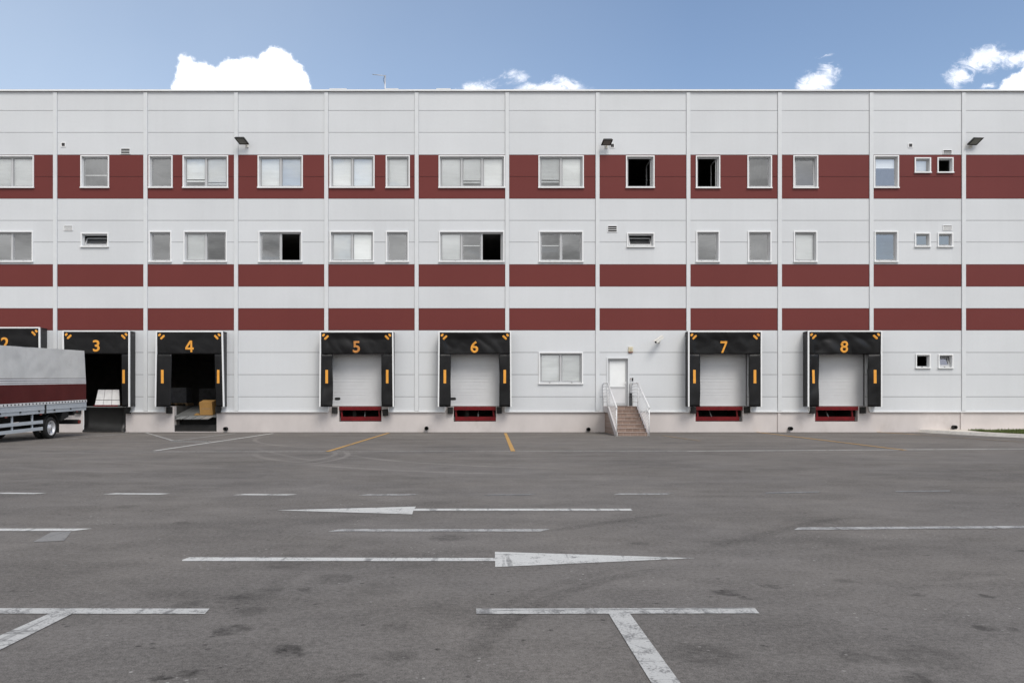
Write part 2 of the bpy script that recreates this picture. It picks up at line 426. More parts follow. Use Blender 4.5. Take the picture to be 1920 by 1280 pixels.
marking('parking_stem', [(95, 1149.5), (136, 1150.5), (0, 1219), (-130, 1285), (-310, 1345), (-400, 1345), (0, 1192)][0:4] + [(-250, 1315), (0, 1192)], M['paint_worn'],
        'white slanting stem under the left parking bar', 'road marking', z=.005)
marking('parking_bar', [(893, 1141), (1415, 1139.6), (1424, 1150), (893, 1151.2)], M['paint_worn'], 'white parking bar whose broad stem runs down to the bottom edge', 'road marking')
marking('parking_stem', [(1141, 1150.5), (1181, 1150.5), (1275, 1280), (1370, 1410), (1302, 1410), (1221, 1280)], M['paint_worn'],
        'broad white stem running from the right parking bar towards the viewer', 'road marking', z=.005)
stroke('stop_line', (288, 846.5), (1290, 845.6), .12, M['paint_faded'], 'thin white line across the whole yard in front of the docks, left stretch', 'road marking')
stroke('stop_line', (1290, 845.6), (2300, 838.5), .13, M['paint'], 'thin white line across the yard in front of docks 7 and 8, right stretch', 'road marking')
stroke('stop_line', (60, 845.5), (288, 846.5), .08, M['paint_ghost'], 'worn away left end of the thin white line', 'road marking')
for a, b, w, m, lab in [((290, 845), (512, 812.3), .13, M['paint'], 'thin white diagonal line running up to the wall right of dock 4'),
                        ((325, 826.5), (442, 812), .11, M['paint_faded'], 'faded white diagonal line in front of dock 4'),
                        ((274, 811), (326, 826.5), .13, M['paint_faded'], 'faded white diagonal line between docks 3 and 4'),
                        ((104, 824.5), (262, 811), .11, M['paint_faded'], 'faded white diagonal line in front of dock 3 behind the truck')]:
    stroke('bay_line', a, b, w, m, lab, 'road marking', z=.007)
for a, b, m, lab in [((729, 811.5), (614, 846.5), M['paint_yellow'], 'yellow diagonal line below dock 5'),
                     ((947.5, 812), (962, 846), M['paint_yellow'], 'short straight yellow line right of dock 6'),
                     ((1419, 810), (1698, 844), M['paint_yellow'], 'long yellow diagonal line between docks 7 and 8'),
                     ((1640, 809.5), (1724, 815), M['paint_yellow'], 'yellow line starting right of dock 8'),
                     ((1724, 815), (1990, 834), M['paint_yellow_faded'], 'faded yellow line passing in front of the kerb'),
                     ((1242, 816.5), (1312, 826.5), M['paint_yellow_faded'], 'faded yellow line right of the entrance stairs')]:
    stroke('bay_line', a, b, .125, m, lab, 'road marking', z=.009)
marking('paint_smear', [(96, 997.5), (134, 996), (120, 1014), (62, 1016)], M['paint_smear'], 'worn pale paint smear just below the white line at the left edge', 'road marking')
# drain grate in front of dock 4
A = gp(325, 827.5); B = gp(390, 827.5)
q = MB(); q.use(M['weep'])
for k in range(14):
    x = A.x + (B.x - A.x) * k / 14
    q.box(x, x + (B.x - A.x) / 14 * .55, A.y - .12, A.y + .12, .001, .012)
q.use(M['steel']); q.box(A.x - .03, B.x + .03, A.y - .17, A.y - .125, 0, .014); q.box(A.x - .03, B.x + .03, A.y + .125, A.y + .17, 0, .014)
tag(q.build('drain_grate'), 'dark drain grate let into the asphalt in front of dock 4', 'drain')

# ------------------------------------------------------------------ the warehouse
cols_px = [104, 273.3, 443, 612, 781.3, 951, 1120.3, 1290.5, 1461.8, 1633.5, 1806.5]
cols_px = [104 - 169.5 * k for k in range(7, 0, -1)] + cols_px + [1806.5 + 172 * k for k in range(1, 8)]
cols = [wx(p) for p in cols_px]
XL, XR = cols[0], cols[-1]
rows_px = [173.0, 207.5, 248.6, 290.5, 331.3, 372.5, 413.3, 454, 495.7, 537, 578, 619, 660.5, 702, 743.5, 771]
rows = [wz(p) for p in rows_px]
RED = {3, 4, 8, 10}
ZT, ZB = rows[0], rows[-1]

building = thing('warehouse', (0, D + 14, 0), 'long grey warehouse with dark red bands, numbered docks and three rows of windows', 'warehouse')

# window list: px x0, x1, y0, y1, panes.  b.. = blind drop fraction, n = clear, o = pane open, h = tilted hopper, t = tilted tall sash
A1, B1, A2, B2 = 291.8, 353.2, 433.3, 491.8
WIN = [(-21, 64, A1, B1, 'b1 b1'), (151.5, 205, A1, B1, 'l.6'), (279, 324, A1, B1, 'n'), (343, 428, A1, B1, 'b.7 b.8'),
       (483.5, 568, A1, B1, 'b1 b1'), (618, 702.5, A1, B1, 'b1 b1'), (723.5, 768.5, A1, B1, 'b1'), (822.5, 947, A1, B1, 'b1 b.74 b1'),
       (1009.5, 1094.5, A1, B1, 'b.72 b1'), (1173.5, 1227, A1 + .5, B1, 'o'), (1304.5, 1350, A1 + .5, B1 + .5, 'o'), (1401, 1447, A1, B1 + .5, 'n'),
       (1487, 1533.5, A1, B1 + .5, 't'), (1638, 1685, A1, B1 + .2, 'b.32'), (1714.5, 1745, 295.6, 325, 'b1'), (1757, 1787, 295.4, 325, 'o'),
       (-20, 62.5, A2, B2, 'n n'), (152, 204, 436.5, 463.8, 'h'), (279.5, 322, A2, B2, 'n'), (344.5, 426, A2, B2, 'b1 n'),
       (485, 567, A2, B2, 'n o'), (618.5, 701.5, A2, B2, 'b.95 b1'), (723.5, 766.5, A2, B2, 'n'), (823, 945.5, A2, B2, 'b1 l.45 o'),
       (1010.5, 1093.5, A2, B2, 'l.45 n'), (1175.5, 1227, 436.5, 464, 'h'), (1305, 1349, A2, B2, 'n'), (1402, 1446, A2, B2, 'n'),
       (1488, 1532, A2, B2, 'b1'), (1639, 1683.5, A2, B2, 'n'), (1715, 1744, 436.5, 463.6, 'n'), (1757.5, 1786.5, 436.5, 463.6, 'n'),
       (1010, 1093, 660, 720, 'b1 b1'), (1716.3, 1744.2, 663.3, 690.5, 'o'), (1758.8, 1786.7, 663.8, 690.5, 't')]
TW = .049
holes = []
for x0, x1, y0, y1, p in WIN:
    holes.append((wx(x0) + .03, wx(x1) - .03, wz(y1) + .03, wz(y0) - .03))

FS = F / (D - .63)      # px per metre at the shelter fronts
# number, left, right, top at front plane; bottom flare l, r; open
DOCKS = [(2, -62, 74.5, 613, 0, .03, False), (3, 117, 243, 619.3, 0, 0, True), (4, 292, 417.5, 620, -.05, .07, True), (5, 599.5, 737.5, 620.5, -.025, .03, False),
         (6, 822, 958.5, 620.5, -.03, .02, False), (7, 1290.5, 1429, 620, 0, 0, False), (8, 1515, 1654.5, 619.5, 0, 0, False)]
dock_cx = {}
for n, l, r, top, fl, fr, op in DOCKS:
    dock_cx[n] = ((l + r) / 2 - VX) / FS
DOORW = 1.20
DOFF = {5: -.09}
dock_base = {2: None, 3: (145, 237), 4: (312, 412), 5: (616, 729), 6: (834.5, 947), 7: (1292, 1407), 8: (1517, 1630)}
FLOOR = 1.19
for n, cx in dock_cx.items():
    dx_ = cx + DOFF.get(n, 0); holes.append((dx_ - DOORW, dx_ + DOORW, FLOOR, 3.78))
    b = dock_base[n]
    xa, xb = (wx(b[0]), wx(b[1])) if b else (cx - 1.375, cx + 1.375)
    holes.append((xa, xb, ZB - .01, FLOOR))
DX0, DX1, DZ0, DZ1 = wx(1139), wx(1178), 1.2, wz(671.5)
holes.append((DX0, DX1, ZB - .01, DZ1))

# cladding panels
greys = [MB().use(M['grey_clad']) for _ in range(4)]; core = MB(); core.use(M['slab'])
bands = {3: MB(), 8: MB(), 10: MB()}; bands[4] = bands[3]
GAP = .009
for i in range(len(rows) - 1):
    zt, zb = rows[i], rows[i + 1]
    for a, b in zip(cols, cols[1:]):
        tgt = bands[i].use(M['red_clad']) if i in RED else greys[0 if i < 3 else 1 if i < 8 else 2 if i == 9 else 3]
        for x0, x1, z0, z1 in cut((a + .094, b - .094, zb + GAP, zt - (GAP if i else 0)), holes):
            tgt.box(x0, x1, D, D + .035, z0, z1)
for x0, x1, z0, z1 in cut((XL, XR, ZB + .002, ZT), holes): core.box(x0, x1, D + .037, D + .16, z0, z1)
for gq, lab in zip(greys, ('top light grey wall panels under the roof edge', 'light grey wall panels between the upper and middle red bands', 'single light grey panel row between the two lower red bands', 'light grey wall panels round the docks')): tag(gq.build('wall_cladding', building), lab)
core.build('wall', building)
for k, lab in ((3, 'broad upper dark red band'), (8, 'middle dark red band'), (10, 'lower dark red band')):
    tag(bands[k].build('cladding_band', building), lab)
for k, x in enumerate(cols):
    b = MB(); b.use(M['trim']); b.box(x - .088, x + .088, D - .045, D + .036, ZB + .02, ZT - .015)
    b.build('cover_strip', building)
# coping, thin drip edges above and below the red bands
b = MB(); b.use(M['white_alu']); b.box(XL - .1, XR + .1, D - .10, D + .45, ZT + .02, ZT + .085)
b.build('roof_coping', building)
b = MB(); b.use(M['white_alu'])
# base flashing in runs between the docks
edges = [XL] + [wx(v) for v in (dock_cx[2] * 41 + VX - 56, dock_cx[2] * 41 + VX + 56, 145, 237, 312, 412, 616, 729, 834.5, 947, 1136, 1214, 1292, 1407, 1517, 1630)] + [XR]
for a, c in zip(edges[::2], edges[1::2]):
    f = MB(); f.use(M['white_alu'])
    f.box(a, c, D - .05, D + .036, ZB - .035, ZB + .012)
    if a > XL: f.box(a - .02, a + .025, D - .05, D + .036, ZB + .014, FLOOR - .01)
    if c < XR: f.box(c - .025, c + .02, D - .05, D + .036, ZB + .014, FLOOR - .01)
    f.build('base_flashing', building)

# plinth with pits
PY = D + .045
PITS = {3: (154.5, 235, .03, FLOOR), 4: (326, 405.5, .03, FLOOR), 5: (635.5, 715, .49, 1.15), 6: (850.5, 930, .49, 1.15), 7: (1304.5, 1393, .49, 1.15), 8: (1529, 1609.5, .49, 1.15)}
pit_holes = [(wx(a), wx(b), z0, z1) for a, b, z0, z1 in PITS.values()]
pl = MB(); pl.use(M['plinth'])
for x0, x1, z0, z1 in cut((XL, XR, -.3, ZB - .002), pit_holes): pl.box(x0, x1, PY, PY + .25, z0, z1)
for n, cx in dock_cx.items():
    bb = dock_base[n]
    xa, xb = (wx(bb[0]), wx(bb[1])) if bb else (cx - 1.375, cx + 1.375)
    for x0, x1, z0, z1 in cut((xa, xb, ZB - .002, FLOOR), pit_holes): pl.box(x0, x1, PY, PY + .25, z0, z1)
pl.build('plinth', building)
for px in (1461, 1804):
    b = MB(); b.use(M['plinth']); b.box(wx(px) - .06, wx(px) + .06, PY - .05, PY - .002, 0, ZB - .037); b.build('plinth_strip', building)
pb = {}
for n, (a, b_, z0, z1) in PITS.items():
    x0, x1 = wx(a), wx(b_); y0, y1 = PY + .25, PY + 2.4
    q = MB(); q.use(M['pit'])
    q.box(x0 - .1, x0, y0, y1, z0 - .1, z1); q.box(x1, x1 + .1, y0, y1, z0 - .1, z1)
    q.box(x0, x1, y1, y1 + .1, z0 - .1, z1); q.box(x0, x1, y0, y1, z0 - .1, z0)
    if n > 4: q.box(x0 - .1, x1 + .1, y0, y1 + .1, z1 + .002, z1 + .03)
    q.build('leveller_pit', building)

# interior shell (dark floors and back wall seen through open doors and windows)
q = MB(); q.use(M['int_floor'])
for z0, z1 in ((FLOOR - .2, FLOOR),):
    # ground floor slab, cut round the pits
    for x0, x1, a, b_ in cut((XL, XR, PY + .26, D + 12), [(wx(p[0]) - .12, wx(p[1]) + .12, PY, PY + 2.52) for n, p in PITS.items()]):
        q.box(x0, x1, a, b_, z0, z1 - .001)
q.build('interior_floor', building)
q = MB(); q.use(M['interior'])
for z in (5.0, 9.2, 14.9): q.box(XL, XR, D + .17, D + 12, z, z + .25)
q.box(XL, XR, D + 12.01, D + 12.2, -.2, 15.2)
for k in range(1, len(cols) - 1, 2): q.box(cols[k] - .08, cols[k] + .08, D + .17, D + 12, 5.26, 14.88)
q.build('interior_wall', building)
# outer shell
q = MB(); q.use(M['grey_clad'])
q.box(XL - .05, XL - .002, D + .04, D + 40, 0, ZT); q.box(XR + .002, XR + .05, D + .04, D + 40, 0, ZT); q.box(XL - .05, XR + .05, D + 40, D + 40.2, 0, ZT)
q.build('side_wall', building)
q = MB(); q.use(M['roof']); q.box(XL, XR, D + .17, D + 40, 15.22, 15.40); q.build('roof', building)

# ---- windows
rng = random.Random(11)
def pane_box(mb, x0, x1, y, z0, z1, tz=0.0, tx=0.0):
    """a glass sheet, turned by tiny fitting tolerances"""
    c = Vector(((x0 + x1) / 2, y, (z0 + z1) / 2))
    Mx = Matrix.Translation(c) @ Euler((tx, 0, tz)).to_matrix().to_4x4()
    w, h = (x1 - x0) / 2, (z1 - z0) / 2
    mb.poly([Mx @ Vector(p) for p in ((-w, 0, -h), (w, 0, -h), (w, 0, h), (-w, 0, h))])
WLAB = {'o': 'open window with a black interior', 'h': 'narrow tilted-open window', 't': 'window with its sash tilted open'}
for x0p, x1p, y0p, y1p, spec in WIN:
    panes = spec.split()
    X0, X1, Z0, Z1 = wx(x0p), wx(x1p), wz(y1p), wz(y0p)
    tm = MB(); tm.use(M['white_alu'])
    ya, yb = D - .045, D + .16
    tm.box(X0, X0 + TW, ya, yb, Z0 + TW + .004, Z1 - TW - .001); tm.box(X1 - TW, X1, ya, yb, Z0 + TW + .004, Z1 - TW - .001)
    tm.box(X0, X1, ya, yb, Z1 - TW, Z1); tm.box(X0 - .015, X1 + .015, ya - .035, yb, Z0, Z0 + TW + .003)
    small = (X1 - X0) < .8
    fw = .05 if small else .062
    tm.use(M['weep'])
    for k in ((.5,) if small else (.25, .75)):
        xw = X0 + (X1 - X0) * k; tm.box(xw - .03, xw + .03, D + .05, D + .074, Z0 + TW + .012, Z0 + TW + .035)
    w = tm.build('window', building)
    if spec in WLAB: tag(w, WLAB[spec])
    elif 'o' in panes: tag(w, 'window with its right pane open on a black room')
    fx0, fx1, fz0, fz1 = X0 + TW + .001, X1 - TW - .001, Z0 + TW + .005, Z1 - TW - .002
    fr = MB(); fr.use(M['frame'])
    y0, y1 = D + .075, D + .14
    fr.box(fx0, fx0 + fw, y0, y1, fz0 + fw, fz1 - fw); fr.box(fx1 - fw, fx1, y0, y1, fz0 + fw, fz1 - fw)
    fr.box(fx0, fx1, y0, y1, fz1 - fw, fz1); fr.box(fx0, fx1, y0, y1, fz0, fz0 + fw)
    n = len(panes); iw = (fx1 - fx0 - 2 * fw)
    gl = MB(); gl.use(M['glass']); bl = MB(); bl.use(M['blind']); hs = None
    for k, p in enumerate(panes):
        a = fx0 + fw + iw * k / n; c = fx0 + fw + iw * (k + 1) / n
        if k > 0: fr.box(a - .045, a + .045, y0 - .006, y1, fz0 + fw + .001, fz1 - fw - .001); a += .045
        if k < n - 1: c -= .045
        za, zb = fz0 + fw, fz1 - fw
        sw = .03
        if p[0] in 'bnl':      # fixed sash ring and pane
            for q4 in ((a, a + sw, za + sw, zb - sw), (c - sw, c, za + sw, zb - sw), (a, c, za, za + sw), (a, c, zb - sw, zb)):
                fr.box(q4[0] + .001, q4[1] - .001, y0 + .022, y1 - .012, q4[2] + .001, q4[3] - .001)
            fr.use(M['weep']); e_ = .009; yk = y0 + .019
            for q4 in ((a + .004, a + .004 + e_, za + .02, zb - .02), (c - .004 - e_, c - .004, za + .02, zb - .02), (a + .02, c - .02, za + .004, za + .004 + e_), (a + .02, c - .02, zb - .004 - e_, zb - .004)):
                fr.box(q4[0], q4[1], yk, yk + .002, q4[2], q4[3])
            fr.use(M['frame'])
            pane_box(gl, a + sw - .004, c - sw + .004, D + .112, za + sw - .004, zb - sw + .004, R(rng.uniform(-1.6, 1.6)), R(rng.uniform(-1.2, 1.2)))
        if p[0] == 'b':
            drop = float(p[1:]); zl = zb + .02 - (zb - za + .04) * drop
            yb0 = D + .145
            nsl = max(4, int((zb - zl) / .055)); hh = (zb + .02 - zl) / nsl
            for j in range(nsl):
                zc = zl + hh * j
                bl.hexa([(a - .01, yb0, zc), (c + .01, yb0, zc), (c + .01, yb0 + .004, zc), (a - .01, yb0 + .004, zc)],
                        [(a - .01, yb0 + .018, zc + hh * 1.06), (c + .01, yb0 + .018, zc + hh * 1.06), (c + .01, yb0 + .022, zc + hh * 1.06), (a - .01, yb0 + .022, zc + hh * 1.06)])
            if drop < .97:
                bl.box(a - .01, c + .01, yb0 - .004, yb0 + .03, zl - .035, zl - .004)
                if drop > .5: bl.box(a - .01, c + .01, yb0 - .004, yb0 + .03, zl - .16, zl - .10)
        if p[0] == 'l':
            zl = za + (zb - za) * (1 - float(p[1:])); bl.box(a - .01, c + .01, D + .17, D + .19, zl, zl + .03)
        if p[0] == 'o' and not small:   # a sash folded inward against the reveal
            hs = MB(); hs.use(M['frame'])
            xq = c - .05
            for yy, ye, z0_, z1_ in ((D + .16, D + .20, za, zb), (D + .16 + (c - a) * .9, D + .20 + (c - a) * .9, za, zb)):
                hs.box(xq, xq + .045, yy, ye, z0_, z1_)
            hs.box(xq, xq + .045, D + .201, D + .159 + (c - a) * .9, zb - .05, zb); hs.box(xq, xq + .045, D + .201, D + .159 + (c - a) * .9, za, za + .05)
            hs.build('open_sash', w)
        if p[0] in 'ht':
            ang = R(-28) if p[0] == 'h' else R(-4 if not small else -16)
            Mx = Matrix.Translation(((a + c) / 2, D + .10, za)) @ Euler((ang, 0, 0)).to_matrix().to_4x4()
            hw, hh = (c - a) / 2 - .004, zb - za - .01
            hs = MB(); hs.use(M['frame'])
            for q4 in ((-hw, -hw + .05, .05, hh - .05), (hw - .05, hw, .05, hh - .05), (-hw, hw, 0, .05), (-hw, hw, hh - .05, hh)):
                hs.box(q4[0], q4[1], -.02, .03, q4[2], q4[3], Mx)
            so = hs.build('open_sash', w)
            g2 = MB(); g2.use(M['glass']); g2.poly([Mx @ Vector(v) for v in ((-hw + .045, 0, .045), (hw - .045, 0, .045), (hw - .045, 0, hh - .045), (-hw + .045, 0, hh - .045))])
            g2.build('pane', w)
    fr.build('frame', w)
    if gl.f: gl.build('pane', w)
    if bl.f: bl.build('blind', w)

# ---- entrance door
dm = MB(); dm.use(M['trim'])
dm.box(DX0 - .045, DX0 + .02, D - .035, D + .1, DZ0, DZ1 - .02); dm.box(DX1 - .02, DX1 + .045, D - .035, D + .1, DZ0, DZ1 - .02); dm.box(DX0 - .045, DX1 + .045, D - .035, D + .1, DZ1 - .019, DZ1 + .045)
dm.use(M['frame'])
x0, x1 = DX0 + .021, DX1 - .021; z0, z1 = DZ0 + .02, DZ1 - .021
yd = D + .11
zmid = wz(726)
dm.box(x0, x0 + .10, yd, yd + .06, z0, z1); dm.box(x1 - .10, x1, yd, yd + .06, z0, z1)
dm.box(x0 + .101, x1 - .101, yd, yd + .06, z1 - .10, z1); dm.box(x0 + .101, x1 - .101, yd, yd + .06, z0, z0 + .12); dm.box(x0 + .101, x1 - .101, yd, yd + .06, zmid - .04, zmid + .04)
door = tag(dm.build('entrance_door', building), 'light grey glazed door at the head of the stairs')
q = MB(); q.use(mat('frosted_pane', (.80, .82, .83), .25, spec=.5, var=.03)); q.box(x0 + .10, x1 - .10, yd + .02, yd + .04, zmid + .04, z1 - .1); q.build('door_pane', door)
q = MB(); q.use(M['door_panel']); q.box(x0 + .10, x1 - .10, yd + .018, yd + .042, z0 + .12, zmid - .04); q.build('door_panel', door)
q = MB(); q.use(M['white_alu']); hx = x1 - .07; hz = wz(717.5)
q.box(hx - .02, hx + .02, yd - .012, yd - .001, hz - .09, hz + .06); q.tube((hx, yd - .012, hz), (hx, yd - .05, hz), .012); q.tube((hx, yd - .05, hz), (hx - .13, yd - .05, hz), .012)
q.build('door_handle', door)

# ---- drain outlets through the plinth
for px, py in ((424, 803.5), (800, 802.5), (1103, 804.5), (1481, 803), (1788, 800.5)):
    b = MB(); b.use(M['rubber']); x, z = wx(px), wz(py)
    b.lathe((x, PY - .22, z), (0, 1, 0), [(.072, .25), (.088, .25), (.088, .0), (.072, .0), (.07, .2), (.0, .2)], 20)
    b.build('drain_outlet', building)

# ------------------------------------------------------------------ docks
def digit(n, x, z, height, yf, m, parent):
    """a bold dock number lying on the curtain surface yf(x, z)"""
    if n in (4, 7):
        strokes = {4: [[(.56, 0), (.76, 0), (.76, 1), (.56, 1)], [(.02, .23), (.92, .23), (.92, .40), (.02, .40)], [(.02, .40), (.25, .40), (.76, 1), (.50, 1)]],
                   7: [[(.06, .82), (.78, .82), (.78, 1), (.06, 1)], [(.16, 0), (.38, 0), (.78, .86), (.78, .84), (.56, .82)]]}[n]
        w = .72; mb = MB(); mb.use(m)
        for i, st in enumerate(strokes):
            P_ = []
            for a, b in st:
                xx = x + (a - .46) * height * .80; zz = z + (b - .5) * height; P_.append(Vector((xx, yf(xx, zz) - .003 * i, zz)))
            mb.poly(P_); k = len(P_); Q_ = [p + Vector((0, .006, 0)) for p in P_]
            for j in range(k): mb.poly([P_[j], Q_[j], Q_[(j + 1) % k], P_[(j + 1) % k]])
        return mb.build('number', parent)
    cu = bpy.data.curves.new('digit', 'FONT'); cu.body = str(n); cu.size = 1.0; cu.offset = .020; cu.extrude = .0; cu.resolution_u = 6
    o = bpy.data.objects.new('digit_tmp', cu); C.objects.link(o)
    bpy.context.view_layer.update()
    me = bpy.data.meshes.new_from_object(o.evaluated_get(bpy.context.evaluated_depsgraph_get()))
    bpy.data.objects.remove(o); bpy.data.curves.remove(cu)
    bm = bmesh.new(); bm.from_mesh(me); bmesh.ops.remove_doubles(bm, verts=bm.verts, dist=1e-5); bmesh.ops.triangulate(bm, faces=bm.faces)
    bmesh.ops.subdivide_edges(bm, edges=[e for e in bm.edges if e.calc_length() > .12], cuts=4, use_grid_fill=True); bmesh.ops.triangulate(bm, faces=bm.faces); bm.to_mesh(me); bm.free()
    xs = [v.co.x for v in me.vertices]; ys = [v.co.y for v in me.vertices]
    s = height / (max(ys) - min(ys)); cx, cy = (max(xs) + min(xs)) / 2, (max(ys) + min(ys)) / 2
    o0 = world_loc(parent)
    for v in me.vertices:
        xx, zz = x + (v.co.x - cx) * s * 1.08, z + (v.co.y - cy) * s
        v.co = Vector((xx, yf(xx, zz), zz)) - o0
    me.materials.clear(); me.materials.append(m)
    ob = bpy.data.objects.new('number', me); C.objects.link(ob); ob.parent = parent
    md = ob.modifiers.new('thickness', 'SOLIDIFY'); md.thickness = .005; md.offset = 1
    return ob

def pill(mb, c, L, r, ang, y):
    pts = []
    d = Vector((math.cos(ang), 0, math.sin(ang))); n = Vector((-d.z, 0, d.x)); c = Vector((c[0], 0 if callable(y) else y, c[1]))
    for e, st in ((1, -90), (-1, 90)):
        for k in range(9):
            a = R(st + k * 22.5); pts.append(c + d * (e * L / 2 if True else 0) + (d * math.cos(a) + n * math.sin(a)) * r)
    if callable(y): pts = [Vector((p.x, y(p.x, p.z), p.z)) for p in pts]
    a = pts; b = [p + Vector((0, .006, 0)) for p in pts]
    mb.poly(a); k = len(a)
    for i in range(k): mb.poly([a[i], b[i], b[(i + 1) % k], a[(i + 1) % k]])

DLAB = {2: 'black dock shelter number 2, half hidden behind the parked truck', 3: 'black dock shelter number 3 with open dark doorway beside the truck',
        4: 'black dock shelter number 4 with open dark doorway and cardboard box inside', 5: 'black dock shelter number 5 with shut grey door and one crooked bumper',
        6: 'black dock shelter number 6 with shut grey door, right of number 5', 7: 'black dock shelter number 7, next to the entrance stairs and camera',
        8: 'black dock shelter number 8 at the far right, creased glossy curtain'}
for n, l, r, top, fl, fr_, op in DOCKS:
    YF = D - .63
    X0, X1 = (l - VX) / FS, (r - VX) / FS
    ZTp, ZBt = H + (VY - top) / FS, H + (VY - 762.3) / FS
    if n == 2: ZBt += .1
    cx = (X0 + X1) / 2
    sh = thing('dock_shelter', (cx, D, ZBt), DLAB[n], 'dock shelter', 'numbered black dock shelters')
    fwid = .058
    # front aluminium frame (flared where the photo shows it sprung)
    fm = MB(); fm.use(M['white_alu'])
    def bar(xa, xb, dxb):
        fm.hexa([(xa + dxb, YF, ZBt), (xb + dxb, YF, ZBt), (xb + dxb, YF + .07, ZBt), (xa + dxb, YF + .07, ZBt)],
                [(xa, YF, ZTp - fwid), (xb, YF, ZTp - fwid), (xb, YF + .07, ZTp - fwid), (xa, YF + .07, ZTp - fwid)])
    bar(X0, X0 + fwid, fl); bar(X1 - fwid, X1, fr_); fm.box(X0, X1, YF, YF + .07, ZTp - fwid + .001, ZTp)
    fm.build('frame', sh)
    # side and top walls of the shelter
    for sx, dx in ((X0 + .02, fl), (X1 - .055, fr_)):
        w = MB(); w.use(M['black_side'])
        ph = rng.uniform(0, 9)
        def sidef(u, v, sx=sx, dx=dx, ph=ph):
            z = ZBt + .015 + (ZTp - .08 - ZBt) * v; y = YF + .072 + (D - .003 - YF - .072) * u
            return (sx + .018 + dx * (1 - v) * (1 - u) + .010 * math.sin(v * 17 + ph) * math.sin(u * 3.1), y, z)
        w.grid(sidef, 4, 14); w.build('side_wall', sh, solid=.03, offset=0)
    w = MB(); w.use(M['black_side']); w.box(X0 + .02, X1 - .02, YF + .072, D - .003, ZTp - .05, ZTp - .015); w.build('top_wall', sh)
    # curtains
    ZH = H + (VY - 663.3) / FS
    if n == 2: ZH += .15
    ix0, ix1 = X0 + fwid + .001, X1 - fwid - .001
    hc = MB(); hc.use(M['black_pvc']); seed = n * 3.7
    amp = {5: .11, 8: .15, 6: .09, 7: .07}.get(n, .035)
    HZ = ZTp - fwid - .001
    def head_y(x, z, seed=seed, amp=amp):
        u = min(1, max(0, (x - ix0) / (ix1 - ix0))); v = min(1, max(0, (HZ - z) / (HZ - ZH)))
        q = mnoise.noise(Vector((x * .8, z * .9, seed))); c = abs(mnoise.noise(Vector((x * 1.7 + z * 1.1, z * 1.5, seed + 4))))
        d = min(u, 1 - u) * (ix1 - ix0); tri = min(1, max(0, d - .10 - .12 * v) / .14)      # the sheet is drawn in towards the doorway
        w = min(1, 3.2 * v) * tri
        return YF + .022 + w * (amp * (.55 + .9 * q) + amp * .8 * (.35 - c)) + .05 * v * v
    def headf(u, v, seed=seed):
        x = ix0 + (ix1 - ix0) * u; z = HZ - (HZ - ZH) * v
        return (x, head_y(x, z), z + (.016 * mnoise.noise(Vector((x * 1.5, 1.0, seed))) if v > .99 else 0))
    hc.grid(headf, 48, 18); hco = hc.build('head_curtain', sh, solid=.008, offset=0)
    wid = .34 if X1 - X0 < 3.15 else .50
    for side in (0, 1):
        sc = MB(); sc.use(M['black_pvc'])
        iw = wid if not (n == 4 and side == 0) else .62
        if n == 8 and side == 1: iw = .55
        def side_y(u, x, z, seed=seed):
            q = mnoise.noise(Vector((x * 1.4, z * .8, seed + 9))); c = abs(mnoise.noise(Vector((x * 2.0 - z * .7, z * 1.3, seed + 2))))
            return YF + .03 + u * .05 + min(1, 4 * u) * amp * (.35 + .7 * q + .5 * (.3 - c))
        def sidec(u, v, side=side, seed=seed, iw=iw):
            z = ZH - .005 - (ZH - ZBt - .008) * v
            fl_ = (fl if side == 0 else fr_) * v * .9
            wob = .035 * mnoise.noise(Vector((side * 5 + .3, z * .9, seed))) * u
            x = (ix0 + iw * u + wob if side == 0 else ix1 - iw * u + wob) + fl_
            return (x, side_y(u, x, z), z)
        sc.grid(sidec, 8, 22); sco = sc.build('side_curtain', sh, solid=.008, offset=0)
        # guide stripe lies on the curtain
        gx = (X0 + .30 if side == 0 else X1 - .30) + (fl if side == 0 else fr_) * .5
        if n == 4 and side == 1: gx = X1 - .225
        gs = MB(); gs.use(M['orange']); z0, z1 = H + (VY - 718.3) / FS, H + (VY - 693) / FS
        ug = [(max(0, (xx - ix0)) / iw if side == 0 else max(0, (ix1 - xx)) / iw) for xx in (gx - .058, gx + .058)]
        ys_ = [[side_y(ug[k], xx, zz) - .012 for k, xx in enumerate((gx - .058, gx + .058))] for zz in (z0, z1)]
        gs.hexa([(gx - .058, ys_[0][0], z0), (gx + .058, ys_[0][1], z0), (gx + .058, ys_[0][1] + .005, z0), (gx - .058, ys_[0][0] + .005, z0)],
                [(gx - .058, ys_[1][0], z1), (gx + .058, ys_[1][1], z1), (gx + .058, ys_[1][1] + .005, z1), (gx - .058, ys_[1][0] + .005, z1)])
        gs.build('guide_stripe', sco)
        # two rounded ticks in the corner
        cm = MB(); cm.use(M['orange']); s = 1 if side == 0 else -1
        cxm = X0 + .24 if side == 0 else X1 - .24; czm = ZTp - .225
        pill(cm, (cxm + s * .055, czm - .06), .155, .047, R(45) if side == 0 else R(135), lambda x, z: head_y(x, z) - .014)
        pill(cm, (cxm - s * .075, czm + .045), .05, .047, R(45) if side == 0 else R(135), lambda x, z: head_y(x, z) - .014)
        cm.build('corner_mark', hco)
    nx = {2: cx + .04, 3: cx - .02, 4: cx - .01}.get(n, cx - .02)
    zn = {2: wz(643, YF), 3: wz(648, YF), 4: wz(649, YF)}.get(n, wz(650, YF))
    digit(n, nx, zn, .52, lambda x, z: head_y(x, z) - .020, M['orange_worn'] if n in (5,) else M['orange'], hco)

    # sectional door behind
    cx += DOFF.get(n, 0)
